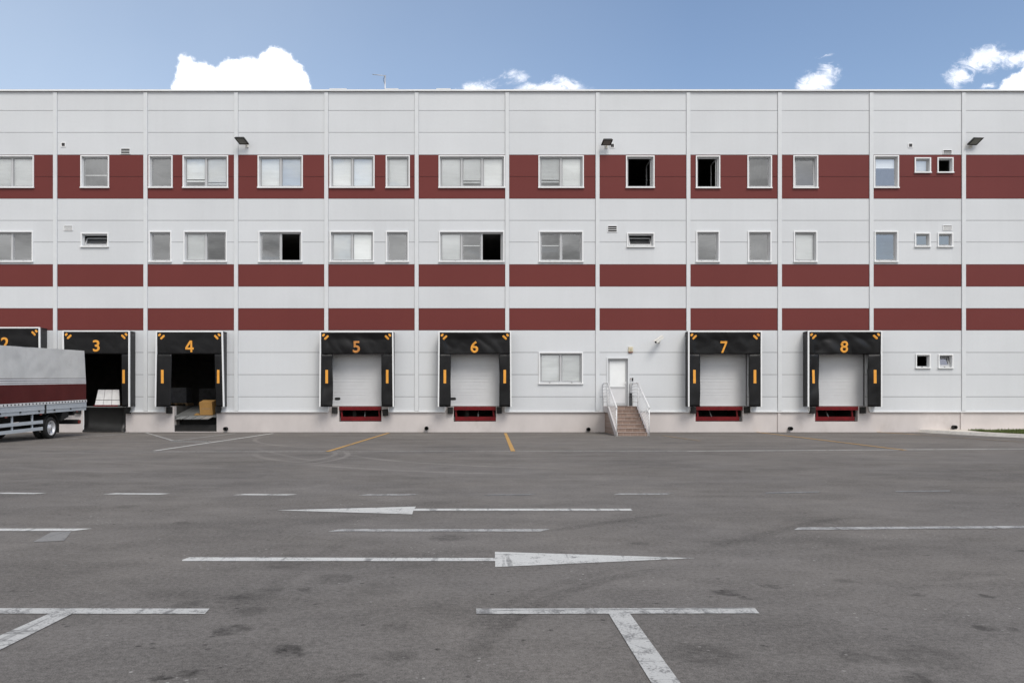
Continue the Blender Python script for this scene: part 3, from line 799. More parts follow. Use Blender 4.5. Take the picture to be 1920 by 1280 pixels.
    if not op:
        dd = MB(); dd.use(M['door_panel'])
        pz0, pz1 = FLOOR + .012, 3.78; step = .61; z = pz0
        while z < pz1:
            zt = min(z + step, pz1)
            k = 7; rib = (zt - z - .03) / k
            for j in range(k):
                dd.box(cx - DOORW + .01, cx + DOORW - .01, D + .19 - (.006 if j % 2 == 0 else 0), D + .24, z + rib * j + .006, z + rib * (j + .78) + .006)
            dd.box(cx - DOORW + .01, cx + DOORW - .01, D + .200, D + .245, z, zt - .002)
            z = zt
        do = dd.build('dock_door', building)
        bs = MB(); bs.use(M['rubber']); bs.box(cx - DOORW + .01, cx + DOORW - .01, D + .17, D + .24, FLOOR - .02, FLOOR + .011); bs.build('door_seal', do)
        if n in (5, 6):
            lx = wx(629.5 if n == 5 else 847.5) + .03; lz = wz(747)
            lt = MB(); lt.use(M['weep']); pill(lt, (lx + .02, lz), .15, .055, 0, D + .165); lt.build('door_lock', do)
    else:
        dj = MB(); dj.use(M['interior']); dj.box(cx - DOORW + .002, cx + DOORW - .002, D + .17, D + .5, 3.74, 3.79); dj.build('door_lintel', building)

    # rubber bumpers either side of the pit
    for side, (bx, by) in enumerate({5: ((628, 768.5), (722.5, 773)), 6: ((844.5, 769), (936, 768.5)), 7: ((1299.5, 768.5), (1400, 768)), 8: ((1523, 768.5), (1617, 768.5)),
                                     3: ((147, 769), (240, 769)), 4: ((318, 768.5), (410, 768))}.get(n, ())):
        bm_ = MB(); bm_.use(M['rubber'])
        Mx = Matrix.Translation((wx(bx), PY - .075, wz(by))) @ Euler((0, R(-8) if (n == 5 and side == 1) else 0, 0)).to_matrix().to_4x4()
        bm_.box(-.12, .12, -.07, .07, -.15, .15, Mx)
        for dz in (-.08, .08): bm_.box(-.035, .035, -.078, -.0705, dz - .02, dz + .02, Mx)
        bo = bm_.build('dock_bumper', building)
        if n == 5 and side == 1: tag(bo, 'crooked hanging rubber bumper')

# ---- dock levellers
def leveller(n):
    a, b, z0, z1 = PITS[n]; x0, x1 = wx(a) + .01, wx(b) - .01
    lab = {5: 'red steel dock leveller in its pit under dock number 5', 6: 'red steel dock leveller in its pit under dock number 6',
           7: 'red steel dock leveller in its pit under dock number 7', 8: 'red steel dock leveller in its pit under dock number 8'}[n]
    lv = thing('dock_leveller', ((x0 + x1) / 2, D + .05, z0), lab, 'dock leveller', 'red dock levellers')
    q = MB(); q.use(M['red_steel'])
    q.box(x0, x1, PY - .03, PY + 1.9, z1 - .06, z1 - .002); q.box(x0, x1, PY - .05, PY - .032, z1 - .14, z1 + .03)
    for k in range(5):
        x = x0 + .1 + (x1 - x0 - .2) * k / 4; q.box(x - .03, x + .03, PY + .1, PY + 1.8, z1 - .16, z1 - .061)
    q.build('deck', lv)
    shift = .0 if n in (5, 6) else -.13
    xr = x1 + shift
    q = MB(); q.use(M['red_steel']); q.box(x0 + (.06 if n in (5, 6) else 0), xr, PY + .03, PY + .12, z0 + .03, z0 + .22); q.build('base_beam', lv)
    for sx in ((x0 + .07, x0 + .15), (xr - .12, xr - .05)):
        q = MB(); q.use(M['red_steel']); q.hexa([(sx[0], PY + .05, z0 + .221), (sx[1], PY + .05, z0 + .221), (sx[1], PY + .11, z0 + .221), (sx[0], PY + .11, z0 + .221)],
                 [(sx[0] - .03, PY + .05, z1 - .145), (sx[1] - .03, PY + .05, z1 - .145), (sx[1] - .03, PY + .11, z1 - .145), (sx[0] - .03, PY + .11, z1 - .145)])
        q.build('hinge_plate', lv)
    q = MB(); q.use(M['steel']); mx = x0 + (x1 - x0) * (.55 if n in (5, 6) else .37)
    q.tube((mx + .05, PY + .3, z0 + .12), (mx - .07 if n > 6 else mx + .06, PY + .5, z1 - .09), .024); q.build('prop_rod', lv)
    if n in (5, 6):
        q = MB(); q.use(M['pit']); q.box(mx - .55, mx - .40, PY + .6, PY + .75, z0 + .05, z1 - .17); q.build('cylinder_block', lv)
    q = MB(); q.use(M['steel'])
    for i in range(3): q.tube(((x0 + .03) if n in (5, 6) else (xr + .03), PY + .02, z0 + .06 + i * .06), ((x0 + .03) if n in (5, 6) else (xr + .03), PY + .06, z0 + .06 + i * .06), .014)
    q.build('bolt', lv)
for n in (5, 6, 7, 8): leveller(n)

# dock 3: raised plates, deck edge and curved black apron
x0, x1 = wx(154.5) + .01, wx(235) - .01
lv = thing('dock_leveller', ((x0 + x1) / 2, D, 0), 'dock leveller with raised scuffed plates and black curved apron under dock 3', 'dock leveller')
M['apron'] = mat('black_apron', (.008, .008, .008), .38, var=.4, vscale=2.5, spec=.4, bump=.3, bscale=7)
q = MB(); q.use(M['apron'])
def apron(u, v):
    z = FLOOR - .09 - (FLOOR - .12) * v
    return (x0 + (x1 - x0) * u, PY + .10 + .05 * math.sin(v * 3.0) - .26 * max(0, v - .62) ** 2 * 5, z)
q.grid(apron, 8, 20)
tag(q.build('apron', lv, solid=.02, offset=0), 'black rubber apron curving out at its foot')
q = MB(); q.use(M['deck']); q.box(x0, x1 + .05, PY - .06, PY + 2.2, FLOOR - .06, FLOOR - .004); q.build('deck', lv)
q = MB(); q.use(M['red_steel']); q.box(wx(176), wx(221), PY - .07, PY + .0, FLOOR - .003, FLOOR + .06); q.build('lip_hinge', lv)
for k in range(3):
    q = MB(); q.use(M['lip'])
    for (va, vb) in ((0, .30), (.335, 1)):
        def pt(u, v, yo=0):
            u = (k + .03 + .94 * u) / 3
            xa = wx(177.5) + (wx(225) - wx(177.5)) * u; xb = wx(185, D + .6) + (wx(224.5, D + .6) - wx(185, D + .6)) * u
            return Vector((xa + (xb - xa) * v, D - .005 + .55 * v + yo, FLOOR + .06 + .70 * v - yo * .4))
        q.hexa([pt(0, va), pt(1, va), pt(1, vb), pt(0, vb)], [pt(0, va, .03), pt(1, va, .03), pt(1, vb, .03), pt(0, vb, .03)])
    q.build('lip_plate', lv)
q = MB(); q.use(M['white_alu']); q.box(x0 - .005, x0 + .03, PY - .004, PY + .02, .03, FLOOR - .07); q.build('edge_angle', lv)

# dock 4: lowered deck, hanging lip, black panel, and the box
x0, x1 = wx(326) + .01, wx(405.5) - .01
lv = thing('dock_leveller', ((x0 + x1) / 2, D, 0), 'lowered grey dock leveller with hanging lip plates under dock 4', 'dock leveller')
q = MB(); q.use(M['deck']); ys, ye, zs, ze = PY + .02, PY + 2.35, .745, FLOOR
q.hexa([(x0, ys, zs - .07), (x1, ys, zs - .07), (x1, ye, ze - .07), (x0, ye, ze - .07)], [(x0, ys, zs), (x1, ys, zs), (x1, ye, ze), (x0, ye, ze)])
q.build('deck', lv)
for k in range(4):
    q = MB(); q.use(M['steel']); a = x0 + .30 + k * .39; 
    q.hexa([(a, ys - .02, zs - .01), (a + .33, ys - .02, zs - .01), (a + .33, ys + .0, zs - .03), (a, ys + .0, zs - .03)],
           [(a - .18, ys - .30, zs - .135), (a + .15, ys - .30, zs - .135), (a + .15, ys - .28, zs - .16), (a - .18, ys - .28, zs - .16)])
    q.build('lip_plate', lv)
q = MB(); q.use(M['rubber']); q.box(x0, x1, PY + .06, PY + .12, .03, .33); q.box(x0 + .1, x1 - .1, PY + .5, PY + .6, .1, .6); q.build('base_beam', lv)
q = MB(); q.use(M['pit']); q.box(x0 + .002, x0 + .12, PY + .27, PY + .9, .05, .55); q.build('pit_block', lv)

def box_thing(name, x0, x1, y0, y1, z0, h, label, slope=0.0, cat='box', m='cardboard', group=None):
    o = thing(name, ((x0 + x1) / 2, y0, z0), label, cat, group)
    Mx = Matrix.Translation((x0, y0, z0)) @ Euler((slope, 0, 0)).to_matrix().to_4x4()
    q = MB(); q.use(M[m]); w, d = x1 - x0, y1 - y0
    q.box(0, w, 0, d, 0, h - .006, Mx); q.build('carton', o)
    q = MB(); q.use(M[m])
    q.box(-.002, w + .002, -.002, d / 2 - .004, h - .005, h + .002, Mx); q.box(-.002, w + .002, d / 2 + .004, d + .002, h - .005, h + .002, Mx); q.build('flap', o)
    q = MB(); q.use(M['wood']); q.box(w * .15, w * .85, -.004, -.0005, h * .47, h * .53, Mx); q.build('tape', o)
    return o
sl = math.atan2(ze - zs, ye - ys)
box_thing('cardboard_box', wx(377, D + .3), wx(400.5, D + .3), PY + .14, PY + .70, zs + .036, .60, 'brown cardboard box standing in the open doorway of dock 4', sl)
q = thing('cardboard_sheet', (wx(370), PY + .2, .8), 'flat torn cardboard piece lying left of the brown box', 'cardboard')
s = MB(); s.use(M['cardboard']); Mx = Matrix.Translation((wx(361), PY + .12, zs + .03)) @ Euler((sl, 0, .1)).to_matrix().to_4x4(); s.box(0, .55, 0, .4, 0, .012, Mx); s.build('sheet', q)
def pallet(x, y, label, goods=True):
    o = thing('loaded_pallet', (x, y, FLOOR), label, 'pallet', 'pallets standing inside the docks')
    q = MB(); q.use(M['wood'])
    for k in range(5): q.box(x - .6 + k * .26, x - .6 + k * .26 + .14, y, y + .8, FLOOR + .122, FLOOR + .144)
    for k in range(3): q.box(x - .6, x + .58, y + k * .35, y + k * .35 + .1, FLOOR + .10, FLOOR + .121); q.box(x - .6 + k * .54, x - .5 + k * .54, y, y + .8, FLOOR, FLOOR + .10)
    q.build('pallet_base', o)
    if goods:
        q = MB(); q.use(M['wrap']); q.box(x - .55, x + .5, y + .04, y + .74, FLOOR + .146, FLOOR + .9); q.build('wrapped_goods', o)
pallet(wx(330, D + 3.2), D + 3.2, 'wooden pallet with dark wrapped goods deep inside dock 4')
pallet(wx(392, D + 6), D + 6.0, 'wooden pallet with wrapped goods farther back inside dock 4')
pallet(wx(200, D + 5), D + 5.0, 'wooden pallet with wrapped goods in the dark behind dock 3')

# ------------------------------------------------------------------ entrance stairs
NX0, NX1 = 5.10, 6.33
st = thing('entrance_stairs', ((NX0 + NX1) / 2, D - 2, 0), 'brown tiled entrance stairs with white railings leading up to the glazed door', 'stairs')
q = MB(); q.use(M['tile']); LY = D - 1.42; ST = .345; RI = 1.2 / 8
for k in range(8):
    z1 = RI * (k + 1); yf = LY - ST * (7 - k)
    q.box(NX0 + .03, NX1 - .03, yf, (LY - ST * (6 - k) if k < 7 else D + .04), 0, z1 - .02)
    q.box(NX0 + .01, NX1 - .01, yf - .018, (LY - ST * (6 - k) - .019 if k < 7 else D + .04), z1 - .0195, z1)
q.build('steps', st)
for xx in (NX0 - .045, NX1 - .009):
    q = MB(); q.use(M['plinth'])
    y0, y1 = LY - ST * 7 - .02, LY
    pts = [(y0, 0), (y0, .10), (y1, 1.19), (D + .04, 1.19), (D + .04, .92), (y1 + .1, .92), (y0 + .55, 0)]
    a = [(xx, y, z) for y, z in pts]; b = [(xx + .054, y, z) for y, z in pts]
    q.poly(a); q.poly(list(reversed(b)))
    for i in range(len(a)): q.poly([a[i], b[i], b[(i + 1) % len(a)], a[(i + 1) % len(a)]])
    q.build('stringer', st)
for xx in (NX0 - .05, NX1 + .05):
    q = MB(); q.use(M['rail'])
    yb, zb_, yt, zt_ = LY - ST * 7 - .05, 1.16, LY + .02, 2.22
    q.tube((xx, yb, 0), (xx, yb, zb_), .024); q.tube((xx, yt, .95), (xx, yt, zt_), .024)
    q.tube((xx, yb - .06, zb_ - .02), (xx, yt, zt_), .030); q.tube((xx, yt, zt_), (xx, D - .03, zt_), .028)
    q.tube((xx, D - .05, 1.2), (xx, D - .05, zt_), .018)
    for k in range(1, 8):
        dz = .137 * k
        q.tube((xx, yb, zb_ - dz), (xx, yt, zt_ - dz), .0125, 6)
        if k < 7: q.tube((xx, yt, zt_ - dz), (xx, D - .05, zt_ - dz), .0125, 6)
    q.build('railing', st)
# low grey bracket box right of the door, behind the railing
q = MB(); q.use(M['frame']); xa, xb = wx(1178.8), wx(1185)
q.box(xa + .05, xb, D - .11, D - .048, wz(736.5), wz(717)); 
pm = MB(); pm.use(M['rubber'])
o = thing('cable_box', ((xa + xb) / 2, D, 1.2), 'slim grey cable box on the wall right of the glazed door', 'electrical box')
q.build('housing', o)
for xx in (xa + .03, xa + .075, xb - .03):
    pm.tube((xx, D - .075, 1.2), (xx, D - .075, wz(736.5)), .016)
pm.box(xa, xb, D - .09, D - .06, wz(744), wz(743)); pm.build('conduit', o)

# ------------------------------------------------------------------ small things on the facade
def floodlight(base, w, o, label):
    base = Vector(base); w = Vector(w); o = Vector(o)
    nrm = w.cross(o).normalized()
    if nrm.z < 0: nrm = -nrm
    t = thing('floodlight', base, label, 'floodlight', 'black floodlights on the facade')
    q = MB(); q.use(M['lamp'])
    lo = [base - w / 2, base + w / 2, base + w / 2 + o, base - w / 2 + o]
    sh = nrm * .11; cxx = (lo[0] + lo[2]) / 2
    up = [cxx + (p - cxx) * .82 + sh for p in lo]
    q.hexa(lo, up)
    for k in range(5):
        f = .2 + .15 * k; a = lo[0] + (lo[3] - lo[0]) * f; c = lo[1] + (lo[2] - lo[1]) * f
        a = cxx + (a - cxx) * .8; c = cxx + (c - cxx) * .8
        q.poly([a + sh, c + sh, c + sh * 1.35, a + sh * 1.35])
    q.build('housing', t)
    q = MB(); q.use(M['lampglass'])
    inn = [cxx + (p - cxx) * .72 - nrm * .004 for p in lo]; q.hexa(inn, [p + nrm * .003 for p in inn]); q.build('lamp_glass', t)
    q = MB(); q.use(M['camwhite'])
    wallp = Vector((base.x + .06, D - .002, base.z + .02))
    q.box(wallp.x - .06, wallp.x + .06, D - .05, D - .002, wallp.z - .08, wallp.z + .08)
    q.tube((wallp.x, D - .03, wallp.z), base + o * .1 + nrm * .05, .022); q.build('bracket', t)
bx = wx(458, D - .25)
floodlight((bx, D - .22, wz(271.5, D - .22)), (.44, 0, 0), (-.16, -.30, .22), 'black floodlight turned to the left on the cover strip above dock 4')
floodlight((wx(1135.5, D - .2), D - .2, wz(273, D - .2)), (.45, 0, .0), (.07, -.30, .16), 'black floodlight pointing straight down beside a square vent above the entrance')
floodlight((wx(1822, D - .2), D - .2, wz(272.5, D - .2)), (.46, .03, 0), (.24, -.18, .29), 'black floodlight turned to the right at the far right end of the facade')

def louvre(x0, x1, y0, y1, label, dark=True):
    y0 -= .8; y1 += .8; t = thing('wall_vent', (wx((x0 + x1) / 2), D, wz(y1)), label, 'vent', 'slatted wall vents')
    X0, X1, Z0, Z1 = wx(x0), wx(x1), wz(y1), wz(y0)
    q = MB(); q.use(M['white_alu']); f = .022
    q.box(X0, X0 + f, D - .03, D - .001, Z0 + f, Z1 - f); q.box(X1 - f, X1, D - .03, D - .001, Z0 + f, Z1 - f); q.box(X0, X1, D - .03, D - .001, Z1 - f, Z1); q.box(X0, X1, D - .03, D - .001, Z0, Z0 + f)
    k = 3 if dark else 5
    hh = (Z1 - Z0 - 2 * f) / k
    for j in range(1, k): q.box(X0 + f, X1 - f, D - .010, D - .0055, Z0 + f + hh * j - hh * (.13 if dark else .25), Z0 + f + hh * j + hh * (.13 if dark else .25))
    q.build('vent_frame', t)
    q = MB(); q.use(M['weep'] if dark else M['vent_grey']); q.box(X0 + f, X1 - f, D - .005, D - .002, Z0 + f, Z1 - f); q.build('vent_back', t)
louvre(226.5, 244.5, 279.3, 288.5, 'white slatted vent just above the upper red band in the second bay from the left')
louvre(120, 137, 423.8, 432, 'grey slatted vent above the narrow tilted window at the left', False)
louvre(1139, 1157, 424, 434.5, 'white slatted vent above the narrow tilted window near the middle')
louvre(1767.5, 1784.5, 282, 289, 'white slatted vent above the small open window in the top row')
louvre(1767.5, 1784.5, 423, 431.3, 'grey slatted vent above two small blue windows', False)
for (px, py, lab) in ((119, 271.5, 'small square vent at the far left above the red band'), (1148, 273.3, 'small square vent beside the middle floodlight'), (1707, 273, 'small square vent at the right above two small windows')):
    t = thing('square_vent', (wx(px), D, wz(py)), lab, 'vent', 'small square vents')
    x, z = wx(px), wz(py)
    q = MB(); q.use(M['white_alu'])
    for a in ((-.108, -.075, -.075, .075), (.075, .108, -.075, .075), (-.108, .108, .075, .108), (-.108, .108, -.108, -.075)): q.box(x + a[0], x + a[1], D - .025, D - .001, z + a[2], z + a[3])
    q.build('vent_frame', t)
    q = MB(); q.use(M['black_side']); q.box(x - .07, x + .07, D - .012, D - .002, z - .07, z + .07); q.build('vent_back', t)

# security camera
cp = Vector((wx(1236, D - .35), D - .35, wz(636.5, D - .35)))
t = thing('security_camera', (cp.x, D, cp.z - .15), 'white security camera pointing down left between the door and dock 7', 'security camera')
a, b = cp + Vector((.17, .10, .13)), cp + Vector((-.19, -.14, -.12)); d = (b - a).normalized(); sx = Vector((0, 0, 1)).cross(d).normalized() * .062; uz = d.cross(sx).normalized() * .062
if uz.z < 0: uz = -uz
q = MB(); q.use(M['camwhite'])
q.hexa([a - sx - uz, a + sx - uz, a + sx + uz, a - sx + uz], [b - sx - uz, b + sx - uz, b + sx + uz, b - sx + uz])
q.hexa([a - sx * 1.2 + uz * 1.05, a + sx * 1.2 + uz * 1.05, a + sx * 1.2 + uz * 1.25, a - sx * 1.2 + uz * 1.25], [b + d * .07 - sx * 1.2 + uz * 1.05, b + d * .07 + sx * 1.2 + uz * 1.05, b + d * .07 + sx * 1.2 + uz * 1.25, b + d * .07 - sx * 1.2 + uz * 1.25])
q.build('camera_body', t)
q = MB(); q.use(M['weep']); q.hexa([b - sx * .8 - uz * .8 + d * .002, b + sx * .8 - uz * .8 + d * .002, b + sx * .8 + uz * .8 + d * .002, b - sx * .8 + uz * .8 + d * .002], [b - sx * .8 - uz * .8 + d * .006, b + sx * .8 - uz * .8 + d * .006, b + sx * .8 + uz * .8 + d * .006, b - sx * .8 + uz * .8 + d * .006]); q.build('camera_lens', t)
q = MB(); q.use(M['camwhite']); q.tube(cp - uz * 1.0 + Vector((.03, 0, 0)), (cp.x + .05, D - .12, cp.z - .13), .02); q.tube((cp.x + .05, D - .12, cp.z - .13), (cp.x + .05, D - .002, cp.z - .10), .025); q.tube((cp.x + .05, D - .03, cp.z - .10), (cp.x + .05, D - .002, cp.z - .10), .055, 12); q.build('bracket', t)
# siren
x, z0, z1 = wx(1182.3), wz(661.5), wz(650.5)
t = thing('alarm_siren', (x, D, z0), 'cream alarm siren with a red brown lens above the entrance door', 'siren')
q = MB(); q.use(M['cream']); q.hexa([(x - .105, D - .08, z0 + .05), (x + .105, D - .08, z0 + .05), (x + .11, D - .001, z0 + .05), (x - .11, D - .001, z0 + .05)], [(x - .085, D - .10, z1), (x + .085, D - .10, z1), (x + .11, D - .001, z1 + .01), (x - .11, D - .001, z1 + .01)])
for k in range(3): q.box(x - .05, x + .05, D - .108, D - .096, z0 + .11 + k * .045, z0 + .128 + k * .045)
q.build('housing', t)
q = MB(); q.use(M['amber']); q.hexa([(x - .08, D - .06, z0), (x + .08, D - .06, z0), (x + .09, D - .002, z0), (x - .09, D - .002, z0)], [(x - .1, D - .078, z0 + .049), (x + .1, D - .078, z0 + .049), (x + .11, D - .002, z0 + .049), (x - .11, D - .002, z0 + .049)]); q.build('lens', t)
# card reader and intercom
for px, m, m2, lab in ((1182.4, 'frame', 'amber', 'small grey bell push beside the door frame'), (1186, 'weep', 'lamp', 'small black card reader right of the bell push')):
    x, z = wx(px), wz(711)
    t = thing('entry_reader', (x, D, z - .07), lab, 'card reader')
    q = MB(); q.use(M[m]); q.box(x - .028, x + .028, D - .03, D - .001, z - .07, z + .07); q.build('housing', t)
    q = MB(); q.use(M[m2]); q.box(x - .015, x + .015, D - .034, D - .0305, z + .01, z + .05); q.build('button', t)

# ------------------------------------------------------------------ on the roof
for px0, px1, lab in ((618, 650, 'low white roof hatch left of the aerial'), (722, 747, 'low white roof hatch right beside the aerial mast'), (818, 845, 'low white roof hatch right of the aerial, before the small cloud'), (963, 986, 'faint low roof hatch at the middle of the roof edge')):
    Y = D + 1.0; a, b = wx(px0, Y), wx(px1, Y); zt = wz(166.8 if px0 < 900 else 168.0, Y)
    t = thing('roof_hatch', ((a + b) / 2, Y, 15.4), lab, 'roof hatch', 'roof hatches behind the parapet')
    q = MB(); q.use(M['white_alu']); q.box(a + .05, b - .05, Y, Y + 1.2, 15.4, zt - .075)
    for k in range(3): q.box(a + .1 + k * (b - a - .2) / 2 - .04, a + .1 + k * (b - a - .2) / 2 + .04, Y, Y + .1, zt - .074, zt - .031)
    q.build('hatch_kerb', t)
    q = MB(); q.use(M['lamp']); q.box(a + .25, b - .1, Y + .11, Y + 1.1, zt - .074, zt - .031); q.build('hatch_gap', t)
    q = MB(); q.use(M['white_alu']); q.box(a, b, Y - .05, Y + 1.25, zt - .03, zt); q.build('hatch_lid', t)
Y = D + 1.6; ax = wx(722, Y)
t = thing('roof_aerial', (ax, Y, 15.4), 'thin television aerial on a mast above the roof edge', 'aerial')
q = MB(); q.use(M['chrome']); q.tube((ax, Y, 15.4), (ax, Y, wz(141.5, Y)), .028); q.build('mast', t)
q = MB(); q.use(M['chrome']); p0 = Vector((wx(699, Y), Y, wz(140, Y))); p1 = Vector((wx(724, Y), Y, wz(142.5, Y))); q.tube(p0, p1, .018)
for k in range(8):
    c = p0 + (p1 - p0) * (k / 8.2); q.tube(c + Vector((0, -.18, -.06)), c + Vector((0, .18, .06)), .012, 5)
q.build('aerial_boom', t)
q = MB(); q.use(M['weep']); pts = [Vector((ax - .02, Y, wz(143, Y))), Vector((ax - .09, Y, wz(149, Y))), Vector((ax - .03, Y, wz(157, Y)))]
for a, b in zip(pts, pts[1:]): q.tube(a, b, .010, 5)
q.build('aerial_cable', t)

# ------------------------------------------------------------------ kerb, paving and grass at the right
kl = [Vector((19.45, D + .04, 0)), Vector((19.62, 34.5, 0)), Vector((19.9, 32.6, 0)), Vector((20.5, 30.2, 0)), Vector((21.6, 27.5, 0)), Vector((23.2, 25.0, 0)), Vector((25.6, 23.0, 0)), Vector((29.0, 21.6, 0)), (Vector((38, 20.6, 0)))]
def walk(pts, step):
    out = []; 
    for a, b in zip(pts, pts[1:]):
        n = max(1, round((b - a).length / step))
        for k in range(n): out.append((a + (b - a) * (k / n), a + (b - a) * ((k + 1) / n)))
    return out
q = MB(); q.use(M['kerb'])
for a, b in walk(kl, .8):
    d = (b - a).normalized(); n = Vector((-d.y, d.x, 0))   # into the island (towards +x / wall)
    a2, b2 = a + d * .004, b - d * .004
    ar = [a2, b2, b2 + n * .18, a2 + n * .18]
    q.hexa([(*p.xy, -.05) for p in ar], [(*(a2 + n * .085).xy, .13), (*(b2 + n * .085).xy, .13), (*(b2 + n * .18).xy, .13), (*(a2 + n * .18).xy, .13)])
tag(q.build('kerb'), 'pale concrete kerb curving round the grass at the right', 'kerb', kind='structure')
inner = []
for i, p in enumerate(kl):
    d = (kl[min(i + 1, len(kl) - 1)] - kl[max(i - 1, 0)]).normalized(); inner.append(p + Vector((-d.y, d.x, 0)) * .17)
q = MB(); q.use(M['paving']); q.poly([(*p.xy, .118) for p in inner] + [(38, D + .04, .118)])
tag(q.build('pavement'), 'pale paving strip between the kerb and the wall', 'pavement', kind='structure')
grass_poly = [Vector((21.2, 35.2, 0)), Vector((20.75, 33.4, 0)), Vector((20.85, 31.8, 0)), Vector((21.3, 30.1, 0)), Vector((22.4, 27.8, 0)), Vector((23.9, 25.6, 0)), Vector((26, 23.8, 0)), Vector((29.2, 22.6, 0)), Vector((37.5, 21.8, 0)), Vector((37.5, 35.2, 0))]
q = MB(); q.use(M['soil']); q.poly([(*p.xy, .124) for p in grass_poly]); tag(q.build('soil_bed'), 'dark soil under the grass', 'soil', kind='structure')
def inside(x, y):
    c = False; n = len(grass_poly)
    for i in range(n):
        a, b = grass_poly[i], grass_poly[(i + 1) % n]
        if (a.y > y) != (b.y > y) and x < (b.x - a.x) * (y - a.y) / (b.y - a.y) + a.x: c = not c
    return c
q = MB(); q.use(M['grass']); rg = random.Random(3); cnt = 0
while cnt < 26000:
    x, y = rg.uniform(20.6, 37.5), rg.uniform(21.8, 35.2)
    if rg.random() < .55: x = rg.uniform(20.6, 26.5)
    if not inside(x, y): continue
    if mnoise.noise(Vector((x * 1.2, y * 1.2, 0))) < -.28: continue
    h = rg.uniform(.04, .11) * (1 + .6 * mnoise.noise(Vector((x * .8, y * .8, 3)))); a = rg.uniform(0, 6.28); w = .010
    lx, ly = rg.uniform(-.04, .04), rg.uniform(-.04, .04)
    q.poly([(x - math.cos(a) * w, y - math.sin(a) * w, .122), (x + math.cos(a) * w, y + math.sin(a) * w, .122), (x + lx, y + ly, .122 + h)])
    cnt += 1
tag(q.build('grass'), 'short patchy grass behind the kerb at the right', 'grass', kind='stuff')

# ------------------------------------------------------------------ truck, parked square to the docks at the left
TX, TXL = -16.66, -19.16; YR, YFr = 32.25, 24.9; YA = 29.8
PIT = math.tan(R(1.75))
def tz(y, z): return z + (y - YA) * PIT
M['tarp'] = mat('grey_tarpaulin', (.64, .64, .62), .55, var=.10, vscale=1.2, dirt=.6, dcol=(.36, .35, .33), dscale=1.2, bump=.3, bscale=9)
M['tarp_white'] = mat('pale_tarp_stripe', (.72, .72, .72), .6, var=.06)
M['tarp_dark'] = mat('dark_pin_stripe', (.10, .085, .085), .6)
M['tarp_red'] = mat('maroon_tarpaulin', (.098, .019, .018), .6, spec=.15, var=.12, vscale=1.5, bump=.2, bscale=8)
M['tarp_rim'] = mat('tarp_hem', (.70, .70, .69), .6, var=.08, vscale=5, dirt=.4)
M['dropside'] = mat('aluminium_dropside', (.50, .54, .57), .45, metal=.1, var=.08, vscale=3, dirt=.3, dcol=(.20, .20, .20))
M['chassis'] = mat('black_chassis', (.012, .012, .012), .7)
M['tyre'] = mat('tyre_rubber', (.014, .014, .014), .85, var=.3, vscale=10)
M['rim'] = mat('silver_rim', (.62, .62, .63), .35, metal=.3, var=.1, vscale=6)
M['redlight'] = mat('red_lamp_lens', (.16, .02, .015), .3)
M['cab'] = mat('white_cab_paint', (.72, .72, .72), .3, var=.02)
M['cabglass'] = mat('cab_glass', (.02, .025, .03), .08, spec=.8)
tr = thing('lorry', ((TX + TXL) / 2, YA, 0), 'lorry with grey and maroon tarpaulin backed towards dock 2 at the left edge', 'lorry')

def body(y): return (y - YFr) / (YR - YFr)
# tarpaulin: a right side built in bands, plus left side, rear and top
def tarp_y(x, y, z): return .040 * mnoise.noise(Vector((y * .9 + z * .7, z * 1.1, 4))) + .020 * abs(mnoise.noise(Vector((y * 1.2 - z * 1.1, z * .9 + y * .3, 8)))) 
def lean(z): return .05 * max(0, (z - 2.0) / 1.4)   # tarp draws in towards the top
Z = dict(bot=1.41, redtop=2.06, w1=2.32, top=3.405)
def band(mb, z0, z1, m, nu=60, nv=6, off=0.0):
    mb.use(m)
    def fn(u, v):
        y = YFr + (YR - YFr) * u - (lean(z0 + (z1 - z0) * v) if u > .999 else 0); z = z0 + (z1 - z0) * v
        fade = min(1, 12 * (1 - u)); rr = (.0 if z < 3.33 else .0)
        return (TX - lean(z) + tarp_y(0, y, z) * fade + off - rr, y, tz(y, z))
    mb.grid(fn, nu, nv)
q = MB(); band(q, Z['w1'], Z['top'], M['tarp'], 70, 18)
def topf(u, v):
    y = YFr + (YR - YFr - .05) * u; x = (TX - .05) + (TXL - TX + .1) * v
    return (x, y, tz(y, 3.405) + .05 * math.sin(v * math.pi) + (.012 * mnoise.noise(Vector((x, y, 2))) if 0 < v < 1 else 0))
q.grid(topf, 40, 10)
def leftf(u, v):
    y = YFr + (YR - YFr) * u; z = Z['bot'] + (Z['top'] - Z['bot']) * v; return (TXL + lean(z), y, tz(y, z))
q.grid(leftf, 20, 6)
for yy in (YR, YFr):
    def endf(u, v, yy=yy):
        z = Z['bot'] + (Z['top'] - Z['bot']) * v; y = yy - (lean(z) if yy == YR else 0)
        return (TX - lean(z) + (TXL - TX + 2 * lean(z)) * u, y, tz(yy, z))
    q.grid(endf, 8, 6)
tarp = tag(q.build('tarpaulin', tr), 'dirty grey creased tarpaulin')
q = MB()
zs_ = [(2.06, 2.10, 'tarp_white'), (2.10, 2.125, 'tarp_dark'), (2.125, 2.18, 'tarp_white'), (2.18, 2.205, 'tarp_dark'), (2.205, 2.26, 'tarp_white'), (2.26, 2.285, 'tarp_dark'), (2.285, 2.32, 'tarp')]
for a, b, m in zs_: band(q, a, b, M[m], 60, 1)
q.build('pin_stripe', tarp)
q = MB(); band(q, Z['bot'], 2.06, M['tarp_red'], 60, 8); q.build('maroon_panel', tarp)
q = MB(); q.use(M['tarp_rim'])
